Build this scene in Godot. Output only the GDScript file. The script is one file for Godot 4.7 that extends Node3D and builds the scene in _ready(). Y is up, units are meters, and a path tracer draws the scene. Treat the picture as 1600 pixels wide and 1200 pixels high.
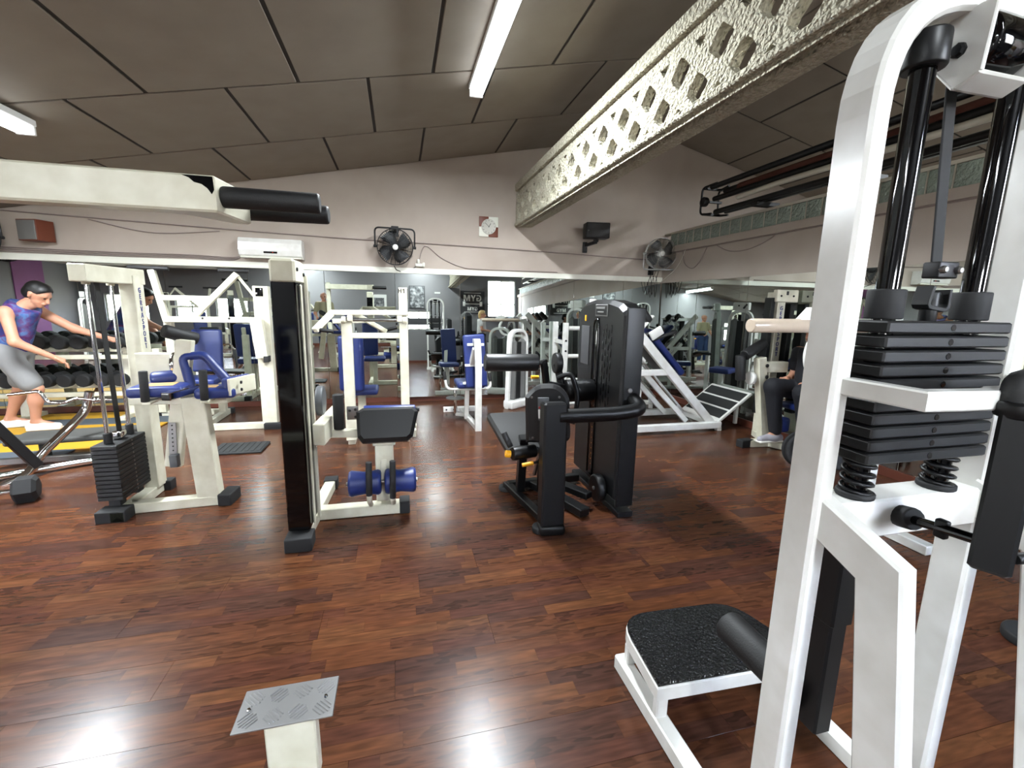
extends Node3D
# A gym seen with a wide lens: mirrored far wall, machines, laminate floor, panelled roof. Metres; far wall at z = -6.75.

var M := {}
var T: Node3D
var O := Vector3.ZERO
var used := {}
var rng := RandomNumberGenerator.new()

# ---------- small tools ----------
func numbered(called: String) -> String:
	used[called] = used.get(called, -1) + 1
	return called if used[called] == 0 else "%s_%03d" % [called, used[called]]

func thing(called: String, label: String, category: String, at: Vector3, group := "") -> Node3D:
	T = Node3D.new()
	T.name = numbered(called)
	add_child(T)
	T.position = at
	O = at
	T.set_meta("label", label)
	T.set_meta("category", category)
	if group: T.set_meta("group", group)
	return T

func struct(called: String) -> Node3D:
	T = Node3D.new()
	T.name = called
	add_child(T)
	O = Vector3.ZERO
	T.set_meta("kind", "structure")
	return T

func copy(src: Node3D, at: Vector3, turn: float, label: String) -> Node3D:
	var c: Node3D = src.duplicate()
	var base := String(src.name).rstrip("0123456789").rstrip("_")
	c.name = numbered(base)
	add_child(c)
	c.position = at
	c.rotation.y = turn
	c.set_meta("label", label)
	return c

func S() -> SurfaceTool:
	var s := SurfaceTool.new()
	s.begin(Mesh.PRIMITIVE_TRIANGLES)
	return s

func part(called: String, s: SurfaceTool, m: Material, parent: Node3D = null) -> MeshInstance3D:
	s.generate_normals()
	return put(called, s.commit(), m, parent)

func put(called: String, mesh: Mesh, m: Material, parent: Node3D = null) -> MeshInstance3D:
	var o := MeshInstance3D.new()
	o.name = called
	o.mesh = mesh
	o.material_override = m
	(parent if parent else T).add_child(o, true)
	return o

func tri(s: SurfaceTool, a: Vector3, b: Vector3, c: Vector3) -> void:
	s.add_vertex(a - O); s.add_vertex(b - O); s.add_vertex(c - O)

func quad(s: SurfaceTool, a: Vector3, b: Vector3, c: Vector3, d: Vector3) -> void:
	tri(s, a, b, c); tri(s, a, c, d)

func mid(r: PackedVector3Array) -> Vector3:
	var c := Vector3.ZERO
	for p in r: c += p
	return c / r.size()

# rings of equal length joined into a skin; ends closed with fans
func loft(s: SurfaceTool, rings: Array, smooth := false, cap := true, capsmooth := false) -> void:
	var n: int = rings[0].size()
	var vol := 0.0
	for i in rings.size() - 1:
		var ca := mid(rings[i])
		for k in n:
			var a: Vector3 = rings[i][k]; var b: Vector3 = rings[i][(k + 1) % n]; var d: Vector3 = rings[i + 1][k]
			vol += (b - a).cross(d - a).dot(a - ca)
	var flip := vol > 0.0
	s.set_smooth_group(0 if smooth else -1)
	for i in rings.size() - 1:
		for k in n:
			var a: Vector3 = rings[i][k]; var b: Vector3 = rings[i][(k + 1) % n]
			var c: Vector3 = rings[i + 1][(k + 1) % n]; var d: Vector3 = rings[i + 1][k]
			if flip: quad(s, a, d, c, b)
			else: quad(s, a, b, c, d)
	if cap:
		s.set_smooth_group(0 if capsmooth else -1)
		for e in 2:
			var r: PackedVector3Array = rings[0] if e == 0 else rings[rings.size() - 1]
			var c := mid(r)
			for k in n:
				var a: Vector3 = r[k]; var b: Vector3 = r[(k + 1) % n]
				if (e == 0) == flip: tri(s, c, a, b)
				else: tri(s, c, b, a)

func section(w: float, h: float, ch: float) -> PackedVector2Array:
	var x := w / 2; var y := h / 2
	ch = minf(ch, minf(x, y) * 0.8)
	return PackedVector2Array([Vector2(x - ch, -y), Vector2(x, -y + ch), Vector2(x, y - ch), Vector2(x - ch, y), Vector2(-x + ch, y), Vector2(-x, y - ch), Vector2(-x, -y + ch), Vector2(-x + ch, -y)])

func ring(c: Vector3, u: Vector3, v: Vector3, sec: PackedVector2Array, k := 1.0) -> PackedVector3Array:
	var r := PackedVector3Array()
	for p in sec: r.append(c + u * p.x * k + v * p.y * k)
	return r

# straight rectangular tube from a to b: w across, h towards up
func bar(s: SurfaceTool, a: Vector3, b: Vector3, w: float, h: float, up := Vector3.UP, ch := 0.004) -> void:
	var d := (b - a).normalized()
	var u := d.cross(up)
	if u.length() < 0.01: u = d.cross(Vector3.BACK)
	u = u.normalized()
	var v := u.cross(d).normalized()
	var sec := section(w, h, ch)
	var small := section(maxf(w - ch * 2, w * 0.2), maxf(h - ch * 2, h * 0.2), ch * 0.6)
	loft(s, [ring(a, u, v, small), ring(a + d * ch, u, v, sec), ring(b - d * ch, u, v, sec), ring(b, u, v, small)])

func box(s: SurfaceTool, lo: Vector3, hi: Vector3, ch := 0.004) -> void:
	var c := (lo + hi) / 2
	bar(s, Vector3(c.x, lo.y, c.z), Vector3(c.x, hi.y, c.z), absf(hi.x - lo.x), absf(hi.z - lo.z), Vector3.BACK, ch)

# rectangular tube bent in one plane with normal n: w along n, h in the plane
func bent(s: SurfaceTool, pts: Array, w: float, h: float, n: Vector3, ch := 0.004, smooth := false) -> void:
	var rings := []
	var sec := section(w, h, ch)
	for i in pts.size():
		var d0: Vector3 = (pts[i] - pts[i - 1]).normalized() if i > 0 else (pts[1] - pts[0]).normalized()
		var d1: Vector3 = (pts[i + 1] - pts[i]).normalized() if i < pts.size() - 1 else d0
		var d := (d0 + d1).normalized()
		var v := n.cross(d).normalized()
		var k := 1.0 / maxf(0.4, d.dot(d0))
		var r := PackedVector3Array()
		for p in sec: r.append(pts[i] + n * p.x + v * p.y * k)
		rings.append(r)
	loft(s, rings, smooth)

# rounds the corners of a polyline
func fillet(pts: Array, rad: float, n := 5) -> Array:
	var out := [pts[0]]
	for i in range(1, pts.size() - 1):
		var p: Vector3 = pts[i]
		var a: Vector3 = pts[i - 1] - p; var b: Vector3 = pts[i + 1] - p
		var t := minf(rad, minf(a.length(), b.length()) * 0.48)
		var pa := p + a.normalized() * t; var pb := p + b.normalized() * t
		for k in n + 1:
			var f := float(k) / n
			out.append(pa.lerp(p, f).lerp(p.lerp(pb, f), f))
	out.append(pts[pts.size() - 1])
	return out

func tube(s: SurfaceTool, pts: Array, r: float, seg := 10) -> void:
	var rings := []
	var u := Vector3.ZERO
	for i in pts.size():
		var d0: Vector3 = (pts[i] - pts[i - 1]).normalized() if i > 0 else (pts[1] - pts[0]).normalized()
		var d1: Vector3 = (pts[i + 1] - pts[i]).normalized() if i < pts.size() - 1 else d0
		var d := (d0 + d1).normalized()
		if i == 0:
			u = d.cross(Vector3.UP if absf(d.y) < 0.9 else Vector3.RIGHT).normalized()
		u = (u - d * u.dot(d)).normalized()
		var v := d.cross(u)
		var q := PackedVector3Array()
		for k in seg:
			var a := TAU * k / seg
			q.append(pts[i] + (u * cos(a) + v * sin(a)) * r)
		rings.append(q)
	loft(s, rings, true)

# profile [[metres along a->b, radius], ...] turned round the axis a->b
func lathe(s: SurfaceTool, a: Vector3, b: Vector3, prof: Array, seg := 20, smooth := true) -> void:
	var d := (b - a).normalized()
	var u := d.cross(Vector3.UP if absf(d.y) < 0.9 else Vector3.RIGHT).normalized()
	var v := d.cross(u)
	var rings := []
	for p in prof:
		var q := PackedVector3Array()
		for k in seg:
			var t := TAU * k / seg
			q.append(a + d * p[0] + (u * cos(t) + v * sin(t)) * maxf(p[1], 0.0004))
		rings.append(q)
	loft(s, rings, smooth)

# cylinder with softened rims
func drum(s: SurfaceTool, a: Vector3, b: Vector3, r: float, seg := 20, ch := -1.0) -> void:
	var l := (b - a).length()
	if ch < 0.0: ch = minf(r * 0.15, l * 0.2)
	lathe(s, a, b, [[0, r - ch], [0.0, r - ch], [ch * 0.3, r - ch * 0.3], [ch, r], [l - ch, r], [l - ch * 0.3, r - ch * 0.3], [l, r - ch]], seg)

# upholstered block: box with round edges, basis columns are its axes
func rbox(s: SurfaceTool, c: Vector3, size: Vector3, rad: float, bs := Basis.IDENTITY, n := 4) -> void:
	var h := size / 2
	rad = minf(rad, minf(h.x, minf(h.y, h.z)) * 0.98)
	var inner := h - Vector3.ONE * rad
	s.set_smooth_group(0)
	for f in 6:
		var ax := f / 2
		var sg := 1.0 if f % 2 == 0 else -1.0
		var us := (ax + 1) % 3; var vs := (ax + 2) % 3
		var ts := []
		for e in [us, vs]:
			var t := []
			for k in n + 1: t.append(-h[e] + rad * (1.0 - cos(PI / 2 * k / n)) if true else 0.0)
			for k in n + 1: t.append(h[e] - rad * (1.0 - cos(PI / 2 * (n - k) / n)))
			ts.append(t)
		var g := []
		for i in ts[0].size():
			var row := []
			for j in ts[1].size():
				var p := Vector3.ZERO
				p[ax] = sg * h[ax]; p[us] = ts[0][i]; p[vs] = ts[1][j]
				var q := p.clamp(-inner, inner)
				var dd := p - q
				row.append(c + bs * (q + (dd.normalized() * rad if dd.length() > 1e-6 else Vector3.ZERO)))
			g.append(row)
		for i in g.size() - 1:
			for j in g[0].size() - 1:
				if sg > 0: quad(s, g[i][j], g[i][j + 1], g[i + 1][j + 1], g[i + 1][j])
				else: quad(s, g[i][j], g[i + 1][j], g[i + 1][j + 1], g[i][j + 1])

func inset(poly: PackedVector2Array, d: float) -> PackedVector2Array:
	var out := PackedVector2Array()
	var n := poly.size()
	var area := 0.0
	for i in n: area += poly[i].cross(poly[(i + 1) % n])
	var sg := 1.0 if area > 0 else -1.0
	for i in n:
		var e0 := (poly[i] - poly[(i + n - 1) % n]).normalized()
		var e1 := (poly[(i + 1) % n] - poly[i]).normalized()
		var m := (e0 + e1).normalized()
		out.append(poly[i] + Vector2(-m.y, m.x) * sg * d / maxf(0.5, m.dot(e0)))
	return out

# polygon in the xy plane of xf, thick along its z
func prism(s: SurfaceTool, poly: PackedVector2Array, xf: Transform3D, t: float, ch := 0.003) -> void:
	var small := inset(poly, ch)
	var rings := []
	for e in [[small, 0.0], [poly, ch], [poly, t - ch], [small, t]]:
		var r := PackedVector3Array()
		for p in e[0]: r.append(xf * Vector3(p.x, p.y, e[1]))
		rings.append(r)
	loft(s, rings, false, false)
	var ids := Geometry2D.triangulate_polygon(small)
	var nz := xf.basis.z
	for e in 2:
		var r: PackedVector3Array = rings[0 if e == 0 else 3]
		for k in range(0, ids.size(), 3):
			var a := r[ids[k]]; var b := r[ids[k + 1]]; var c := r[ids[k + 2]]
			var out := (b - a).cross(c - a).dot(nz) > 0.0
			if out == (e == 1): tri(s, a, c, b)
			else: tri(s, a, b, c)

func rrect(w: float, h: float, r: float, n := 4) -> PackedVector2Array:
	var out := PackedVector2Array()
	for q in 4:
		var c := Vector2((w / 2 - r) * (1 if q in [0, 3] else -1), (h / 2 - r) * (1 if q < 2 else -1))
		for k in n + 1:
			var a := PI / 2 * (q + float(k) / n)
			out.append(c + Vector2(cos(a), sin(a)) * r)
	return out

func bolt(p: Vector3, n: Vector3, r := 0.011, m: Material = null, parent: Node3D = null) -> void:
	var s := S()
	lathe(s, p - n * 0.004, p + n, [[0, r], [0.008, r], [0.011, r * 0.7], [0.0112, 0.0]], 8, false)
	part("bolt", s, m if m else M.dark_steel, parent)

func words(called: String, text: String, size: float, m: Material, xf: Transform3D, parent: Node3D = null, font := "Droid Sans", bold := true) -> MeshInstance3D:
	var f := SystemFont.new()
	f.font_names = PackedStringArray([font])
	if bold: f.font_weight = 700
	var t := TextMesh.new()
	t.text = text
	t.font = f
	t.font_size = 32
	t.pixel_size = size / 32.0
	t.depth = 0.002
	t.curve_step = 2.0
	var o := put(called, t, m, parent)
	o.transform = Transform3D(xf.basis, xf.origin - O)
	return o

func look(x: Vector3, y: Vector3) -> Basis:
	x = x.normalized()
	var z := x.cross(y).normalized()
	return Basis(x, z.cross(x), z)

# ---------- bodies: tapered bones joined by a smooth minimum, skinned as surface nets ----------
func flesh(s: SurfaceTool, bones: Array, cell: float, blend := 0.03, cuts: Array = []) -> void:
	var lo := Vector3.INF; var hi := -Vector3.INF
	for b in bones:
		var r: float = maxf(b[2], b[3]) + cell * 3 + blend
		lo = lo.min(b[0].min(b[1]) - Vector3.ONE * r); hi = hi.max(b[0].max(b[1]) + Vector3.ONE * r)
	var nx := int((hi.x - lo.x) / cell) + 2; var ny := int((hi.y - lo.y) / cell) + 2; var nz := int((hi.z - lo.z) / cell) + 2
	var f := PackedFloat32Array()
	f.resize(nx * ny * nz)
	f.fill(9.0)
	var live := PackedByteArray()
	live.resize(nx * ny * nz)
	for b in bones:
		var p: Vector3 = b[0]; var q: Vector3 = b[1]; var ra: float = b[2]; var rb: float = b[3]
		var flat: Vector3 = b[4] if b.size() > 4 else Vector3.ONE
		var m := maxf(ra, rb) * maxf(1.0, maxf(flat.x, maxf(flat.y, flat.z))) + cell * 2 + blend
		var a0 := p.min(q) - Vector3.ONE * m - lo; var a1 := p.max(q) + Vector3.ONE * m - lo
		var pq := q - p
		var l2 := maxf(pq.length_squared(), 1e-8)
		var inv := Vector3.ONE / flat
		for k in range(maxi(0, int(a0.z / cell)), mini(nz, int(a1.z / cell) + 1)):
			for j in range(maxi(0, int(a0.y / cell)), mini(ny, int(a1.y / cell) + 1)):
				var i0 := maxi(0, int(a0.x / cell)); var i1 := mini(nx, int(a1.x / cell) + 1)
				var id := (k * ny + j) * nx + i0
				for i in range(i0, i1):
					var w := lo + Vector3(i, j, k) * cell - p
					var t := clampf(w.dot(pq) / l2, 0.0, 1.0)
					var d := ((w - pq * t) * inv).length() - lerpf(ra, rb, t)
					var o := f[id]
					var hh := maxf(blend - absf(o - d), 0.0) / blend
					f[id] = minf(o, d) - hh * hh * blend * 0.25
					live[id] = 1
					id += 1
	for c in cuts:
		var id := 0
		for k in nz:
			for j in ny:
				for i in nx:
					if live[id]: f[id] = maxf(f[id], (lo + Vector3(i, j, k) * cell).dot(c[0]) - c[1])
					id += 1
	var at := {}
	var offs := [0, 1, nx, nx + 1, nx * ny, nx * ny + 1, nx * ny + nx, nx * ny + nx + 1]
	var edges := [[0, 1], [2, 3], [4, 5], [6, 7], [0, 2], [1, 3], [4, 6], [5, 7], [0, 4], [1, 5], [2, 6], [3, 7]]
	var corner := [Vector3(0, 0, 0), Vector3(1, 0, 0), Vector3(0, 1, 0), Vector3(1, 1, 0), Vector3(0, 0, 1), Vector3(1, 0, 1), Vector3(0, 1, 1), Vector3(1, 1, 1)]
	for k in nz - 1:
		for j in ny - 1:
			var id := (k * ny + j) * nx
			for i in nx - 1:
				if live[id]:
					var neg := 0
					for o in offs:
						if f[id + o] < 0.0: neg += 1
					if neg > 0 and neg < 8:
						var sum := Vector3.ZERO; var cnt := 0
						for e in edges:
							var va := f[id + offs[e[0]]]; var vb := f[id + offs[e[1]]]
							if (va < 0.0) != (vb < 0.0):
								sum += corner[e[0]].lerp(corner[e[1]], va / (va - vb)); cnt += 1
						at[id] = lo + (Vector3(i, j, k) + sum / cnt) * cell
				id += 1
	s.set_smooth_group(0)
	var st := [1, nx, nx * ny]
	for id in at:
		for ax in 3:
			var va := f[id]; var vb := f[id + st[ax]]
			if (va < 0.0) != (vb < 0.0):
				var u: int = st[(ax + 1) % 3]; var v: int = st[(ax + 2) % 3]
				if at.has(id - u) and at.has(id - v) and at.has(id - u - v):
					if va < 0.0: quad(s, at[id], at[id - v], at[id - u - v], at[id - u])
					else: quad(s, at[id], at[id - u], at[id - u - v], at[id - v])

# ---------- materials ----------
func mat(c: Color, rough := 0.5, metal := 0.0, spec := 0.5) -> StandardMaterial3D:
	var m := StandardMaterial3D.new()
	m.albedo_color = c
	m.roughness = rough
	m.metallic = metal
	m.metallic_specular = spec
	return m

func noise_tex(freq: float, octaves: int, sd: int, lo: Color, hi: Color, size := 256, kind := FastNoiseLite.TYPE_SIMPLEX_SMOOTH) -> NoiseTexture2D:
	var n := FastNoiseLite.new()
	n.noise_type = kind
	n.frequency = freq
	n.fractal_octaves = octaves
	n.seed = sd
	var g := Gradient.new()
	g.set_color(0, lo); g.set_color(1, hi)
	var t := NoiseTexture2D.new()
	t.width = size; t.height = size
	t.seamless = true
	t.noise = n
	t.color_ramp = g
	return t

func bumps(freq: float, strength: float, sd: int, kind := FastNoiseLite.TYPE_SIMPLEX_SMOOTH) -> NoiseTexture2D:
	var n := FastNoiseLite.new()
	n.noise_type = kind
	n.frequency = freq
	n.fractal_octaves = 3
	n.seed = sd
	var t := NoiseTexture2D.new()
	t.width = 256; t.height = 256
	t.seamless = true
	t.noise = n
	t.as_normal_map = true
	t.bump_strength = strength
	return t

func tri_map(m: StandardMaterial3D, scale: float, world := false) -> StandardMaterial3D:
	m.uv1_triplanar = true
	m.uv1_world_triplanar = world
	m.uv1_scale = Vector3.ONE * scale
	return m

func wood_image(sd: int) -> ImageTexture:
	var w := 768; var h := 108
	var im := Image.create(w, h, false, Image.FORMAT_RGB8)
	var n := FastNoiseLite.new()
	n.seed = sd; n.frequency = 0.01; n.fractal_octaves = 4
	var n2 := FastNoiseLite.new()
	n2.seed = sd + 50; n2.frequency = 0.02; n2.fractal_octaves = 2
	var r := RandomNumberGenerator.new()
	r.seed = sd * 77 + 5
	var tones := [Color8(81, 49, 32), Color8(77, 46, 31), Color8(74, 44, 30), Color8(70, 41, 30), Color8(62, 39, 31), Color8(79, 47, 30), Color8(67, 40, 31), Color8(84, 52, 33), Color8(76, 46, 31)]
	for strip in 3:
		var x0 := -r.randi_range(0, 250)
		while x0 < w:
			var x1 := x0 + r.randi_range(190, 330)
			var base: Color = tones[r.randi() % tones.size()]
			var dy := r.randf() * 900.0
			var heart := r.randf()
			for y in range(strip * 36, strip * 36 + 36):
				for x in range(maxi(x0, 0), mini(x1, w)):
					var g := n.get_noise_2d(x * 0.9, y * 9.0 + dy)
					var b := n2.get_noise_2d(x * 0.5 + dy, y * 2.6)
					var k := 1.0 + g * 0.17 + b * 0.15
					if heart < 0.35: k -= clampf(b * 1.5 - 0.15, 0.0, 0.28)
					var c := base * k
					if x - x0 < 1 or y == strip * 36: c = c * 0.88
					im.set_pixel(x, y, c.clamp())
			x0 = x1
	return ImageTexture.create_from_image(im)

func make_materials() -> void:
	var speck := noise_tex(0.02, 4, 3, Color(0.90, 0.89, 0.86), Color(1, 1, 1))
	M.cream = mat(Color(0.83, 0.82, 0.75), 0.36)
	M.cream.albedo_texture = speck; tri_map(M.cream, 1.3)
	M.white = mat(Color(0.90, 0.90, 0.885), 0.22)
	M.white.albedo_texture = noise_tex(0.012, 5, 9, Color(0.92, 0.915, 0.90), Color(1, 1, 1)); tri_map(M.white, 2.0)
	M.white.clearcoat_enabled = true; M.white.clearcoat = 0.5; M.white.clearcoat_roughness = 0.08
	M.black_steel = mat(Color(0.03, 0.032, 0.037), 0.4, 0.0, 0.4)
	M.gloss_black = mat(Color(0.012, 0.012, 0.015), 0.06)
	M.dark_steel = mat(Color(0.16, 0.16, 0.165), 0.4, 0.6)
	M.steel = mat(Color(0.62, 0.62, 0.61), 0.3, 1.0)
	M.chrome = mat(Color(0.86, 0.86, 0.86), 0.07, 1.0)
	M.iron = mat(Color(0.055, 0.058, 0.062), 0.5)
	M.iron.albedo_texture = noise_tex(0.03, 4, 21, Color(0.8, 0.8, 0.8), Color(1, 1, 1)); tri_map(M.iron, 2.0)
	M.rubber = mat(Color(0.075, 0.075, 0.08), 0.75)
	M.foam = mat(Color(0.05, 0.05, 0.053), 0.62)
	M.foam.normal_enabled = true; M.foam.normal_texture = bumps(0.12, 2.0, 4); M.foam.normal_scale = 0.3; tri_map(M.foam, 5.0)
	M.black_vinyl = mat(Color(0.04, 0.04, 0.043), 0.45)
	M.black_vinyl.normal_enabled = true; M.black_vinyl.normal_texture = bumps(0.2, 2.0, 6); M.black_vinyl.normal_scale = 0.12; tri_map(M.black_vinyl, 6.0)
	M.blue_vinyl = mat(Color(0.10, 0.165, 0.40), 0.42)
	M.blue_vinyl.normal_enabled = true; M.blue_vinyl.normal_texture = bumps(0.2, 2.0, 7); M.blue_vinyl.normal_scale = 0.12; tri_map(M.blue_vinyl, 6.0)
	M.tan_patch = mat(Color(0.66, 0.53, 0.34), 0.7)
	M.grey_shroud = mat(Color(0.36, 0.36, 0.35), 0.4)
	M.grey_plastic = mat(Color(0.30, 0.31, 0.32), 0.5)
	M.yellow = mat(Color(0.93, 0.66, 0.10), 0.4)
	M.blue_print = mat(Color(0.10, 0.13, 0.40), 0.5)
	M.black_print = mat(Color(0.03, 0.03, 0.035), 0.5)
	M.red_print = mat(Color(0.66, 0.10, 0.10), 0.5)
	M.paper = mat(Color(0.90, 0.90, 0.88), 0.7)
	M.cardboard_sign = mat(Color(0.22, 0.22, 0.23), 0.6)
	M.beige_tube = mat(Color(0.72, 0.66, 0.59), 0.16)
	M.wall = mat(Color(0.70, 0.657, 0.615), 0.85)
	M.wall.albedo_texture = noise_tex(0.006, 5, 12, Color(0.94, 0.93, 0.92), Color(1, 1, 1), 512); tri_map(M.wall, 0.35, true)
	M.wall_grey = mat(Color(0.46, 0.455, 0.46), 0.85)
	M.wall_purple = mat(Color(0.45, 0.24, 0.43), 0.8)
	M.trim = mat(Color(0.86, 0.86, 0.81), 0.5)
	M.base = mat(Color(0.36, 0.19, 0.135), 0.45)
	M.panel = mat(Color(0.54, 0.505, 0.46), 0.72)
	M.panel.albedo_texture = noise_tex(0.008, 5, 31, Color(0.93, 0.92, 0.91), Color(1, 1, 1), 512); tri_map(M.panel, 0.5, true)
	M.joint = mat(Color(0.20, 0.18, 0.165), 0.8)
	M.concrete = mat(Color(0.80, 0.78, 0.70), 0.95)
	M.concrete.albedo_texture = noise_tex(0.07, 4, 41, Color(0.80, 0.79, 0.77), Color(1, 1, 1)); tri_map(M.concrete, 1.6, true)
	M.concrete.normal_enabled = true; M.concrete.normal_texture = bumps(0.07, 9.0, 42); M.concrete.normal_scale = 1.6
	M.mirror = mat(Color(0.86, 0.885, 0.87), 0.0, 1.0)
	M.mirror_edge = mat(Color(0.45, 0.53, 0.50), 0.2)
	M.lamp = mat(Color(1, 1, 1), 0.5)
	M.lamp.emission_enabled = true; M.lamp.emission = Color(0.95, 0.98, 1.0); M.lamp.emission_energy_multiplier = 9.0
	M.lamp_body = mat(Color(0.85, 0.85, 0.84), 0.5)
	M.pane = mat(Color(0.95, 0.97, 0.97), 0.02)
	M.pane.transparency = BaseMaterial3D.TRANSPARENCY_ALPHA; M.pane.albedo_color.a = 0.08
	M.block_glass = mat(Color(0.56, 0.61, 0.57), 0.12)
	M.block_glass.normal_enabled = true; M.block_glass.normal_texture = bumps(0.02, 10.0, 52); M.block_glass.normal_scale = 1.5; tri_map(M.block_glass, 4.0, true)
	M.mortar = mat(Color(0.75, 0.73, 0.68), 0.8)
	M.mat_yellow = mat(Color(0.74, 0.56, 0.12), 0.7)
	M.mat_grey = mat(Color(0.30, 0.33, 0.36), 0.8)
	M.deck = mat(Color(0.24, 0.24, 0.23), 0.7)
	M.mat_dark = mat(Color(0.13, 0.135, 0.135), 0.8)
	M.skin = mat(Color(0.72, 0.52, 0.42), 0.55)
	M.skin.subsurf_scatter_enabled = true; M.skin.subsurf_scatter_strength = 0.1
	M.hair = mat(Color(0.04, 0.035, 0.03), 0.5)
	M.blonde = mat(Color(0.80, 0.68, 0.46), 0.5)
	M.shorts = mat(Color(0.47, 0.47, 0.47), 0.85)
	M.navy = mat(Color(0.05, 0.055, 0.085), 0.8)
	M.shirt_blue = mat(Color(0.13, 0.20, 0.44), 0.7)
	var flame := Gradient.new()
	flame.set_color(0, Color(0.05, 0.07, 0.20)); flame.set_color(1, Color(0.16, 0.25, 0.55))
	flame.add_point(0.42, Color(0.10, 0.17, 0.45)); flame.add_point(0.6, Color(0.40, 0.10, 0.32)); flame.add_point(0.78, Color(0.36, 0.52, 0.70))
	var tank := NoiseTexture2D.new()
	tank.noise = FastNoiseLite.new(); tank.noise.seed = 5; tank.noise.frequency = 0.012
	tank.width = 256; tank.height = 256; tank.seamless = true; tank.color_ramp = flame
	M.tank = mat(Color.WHITE, 0.8); M.tank.albedo_texture = tank; tri_map(M.tank, 1.6)
	M.khaki = mat(Color(0.55, 0.53, 0.42), 0.85)
	M.white_cloth = mat(Color(0.80, 0.80, 0.79), 0.85)
	M.shoe_white = mat(Color(0.88, 0.87, 0.84), 0.6)
	M.shoe_grey = mat(Color(0.62, 0.61, 0.64), 0.7)
	M.jeans = mat(Color(0.12, 0.20, 0.34), 0.85)
	M.brown_wood = mat(Color(0.40, 0.19, 0.11), 0.5)
	M.cable_grey = mat(Color(0.52, 0.47, 0.45), 0.6)
	M.cable_dark = mat(Color(0.16, 0.14, 0.13), 0.6)
	M.cable_white = mat(Color(0.80, 0.79, 0.74), 0.5)
	M.rust_cloth = mat(Color(0.33, 0.17, 0.12), 0.85)
	M.outside_wall = mat(Color(0.70, 0.68, 0.64), 0.9)
	M.tread = mat(Color(0.60, 0.60, 0.60), 0.34, 0.9)
	M.knobbly = mat(Color(0.035, 0.035, 0.037), 0.27)
	M.knobbly.normal_enabled = true; M.knobbly.normal_texture = bumps(0.08, 24.0, 61, FastNoiseLite.TYPE_CELLULAR); M.knobbly.normal_scale = 2.0; tri_map(M.knobbly, 3.2)
	M.grey_print = mat(Color(0.42, 0.42, 0.41), 0.6)
	M.photo = mat(Color.WHITE, 0.35)
	M.photo.albedo_texture = noise_tex(0.02, 4, 71, Color(0.10, 0.11, 0.12), Color(0.80, 0.80, 0.80)); tri_map(M.photo, 1.1)
	M.soot = mat(Color(0.33, 0.29, 0.27), 0.9)
	M.wood = []
	for k in 6:
		var m := mat(Color.WHITE, 0.26)
		m.albedo_texture = wood_image(k + 1)
		m.metallic_specular = 0.3
		m.roughness_texture = noise_tex(0.01, 4, 80 + k, Color(0.8, 0.8, 0.8), Color(1, 1, 1)); m.roughness_texture_channel = BaseMaterial3D.TEXTURE_CHANNEL_RED
		M.wood.append(m)

# ---------- the room ----------
const FAR := -6.75
const REAR := 2.5
const RIGHT := 4.22
const LEFT := -9.0

func roof_y(x: float) -> float:
	if x < -4.95: return 2.351
	return 3.316 + 0.195 * x if x < 3.97 else 4.09 - 0.237 * (x - 3.97)

func board_mesh(l: float, w: float, flip: bool) -> ArrayMesh:
	var s := S()
	var c := 0.0003
	var t := -0.008
	s.set_smooth_group(-1)
	var top := [Vector3(c, 0, c), Vector3(l - c, 0, c), Vector3(l - c, 0, w - c), Vector3(c, 0, w - c)]
	var rim := [Vector3(0, -c, 0), Vector3(l, -c, 0), Vector3(l, -c, w), Vector3(0, -c, w)]
	var foot := [Vector3(0, t, 0), Vector3(l, t, 0), Vector3(l, t, w), Vector3(0, t, w)]
	var uv := func(p: Vector3): s.set_uv(Vector2((1.29 - p.x if flip else p.x) / 1.29, p.z / w)); s.add_vertex(p)
	var q := func(a: Vector3, b: Vector3, d: Vector3, e: Vector3):
		for p in [a, b, d, a, d, e]: uv.call(p)
	q.call(top[0], top[1], top[2], top[3])
	for k in 4:
		var j := (k + 1) % 4
		q.call(rim[k], rim[j], top[j], top[k])
		q.call(foot[k], foot[j], rim[j], rim[k])
	s.generate_normals()
	return s.commit()

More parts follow.
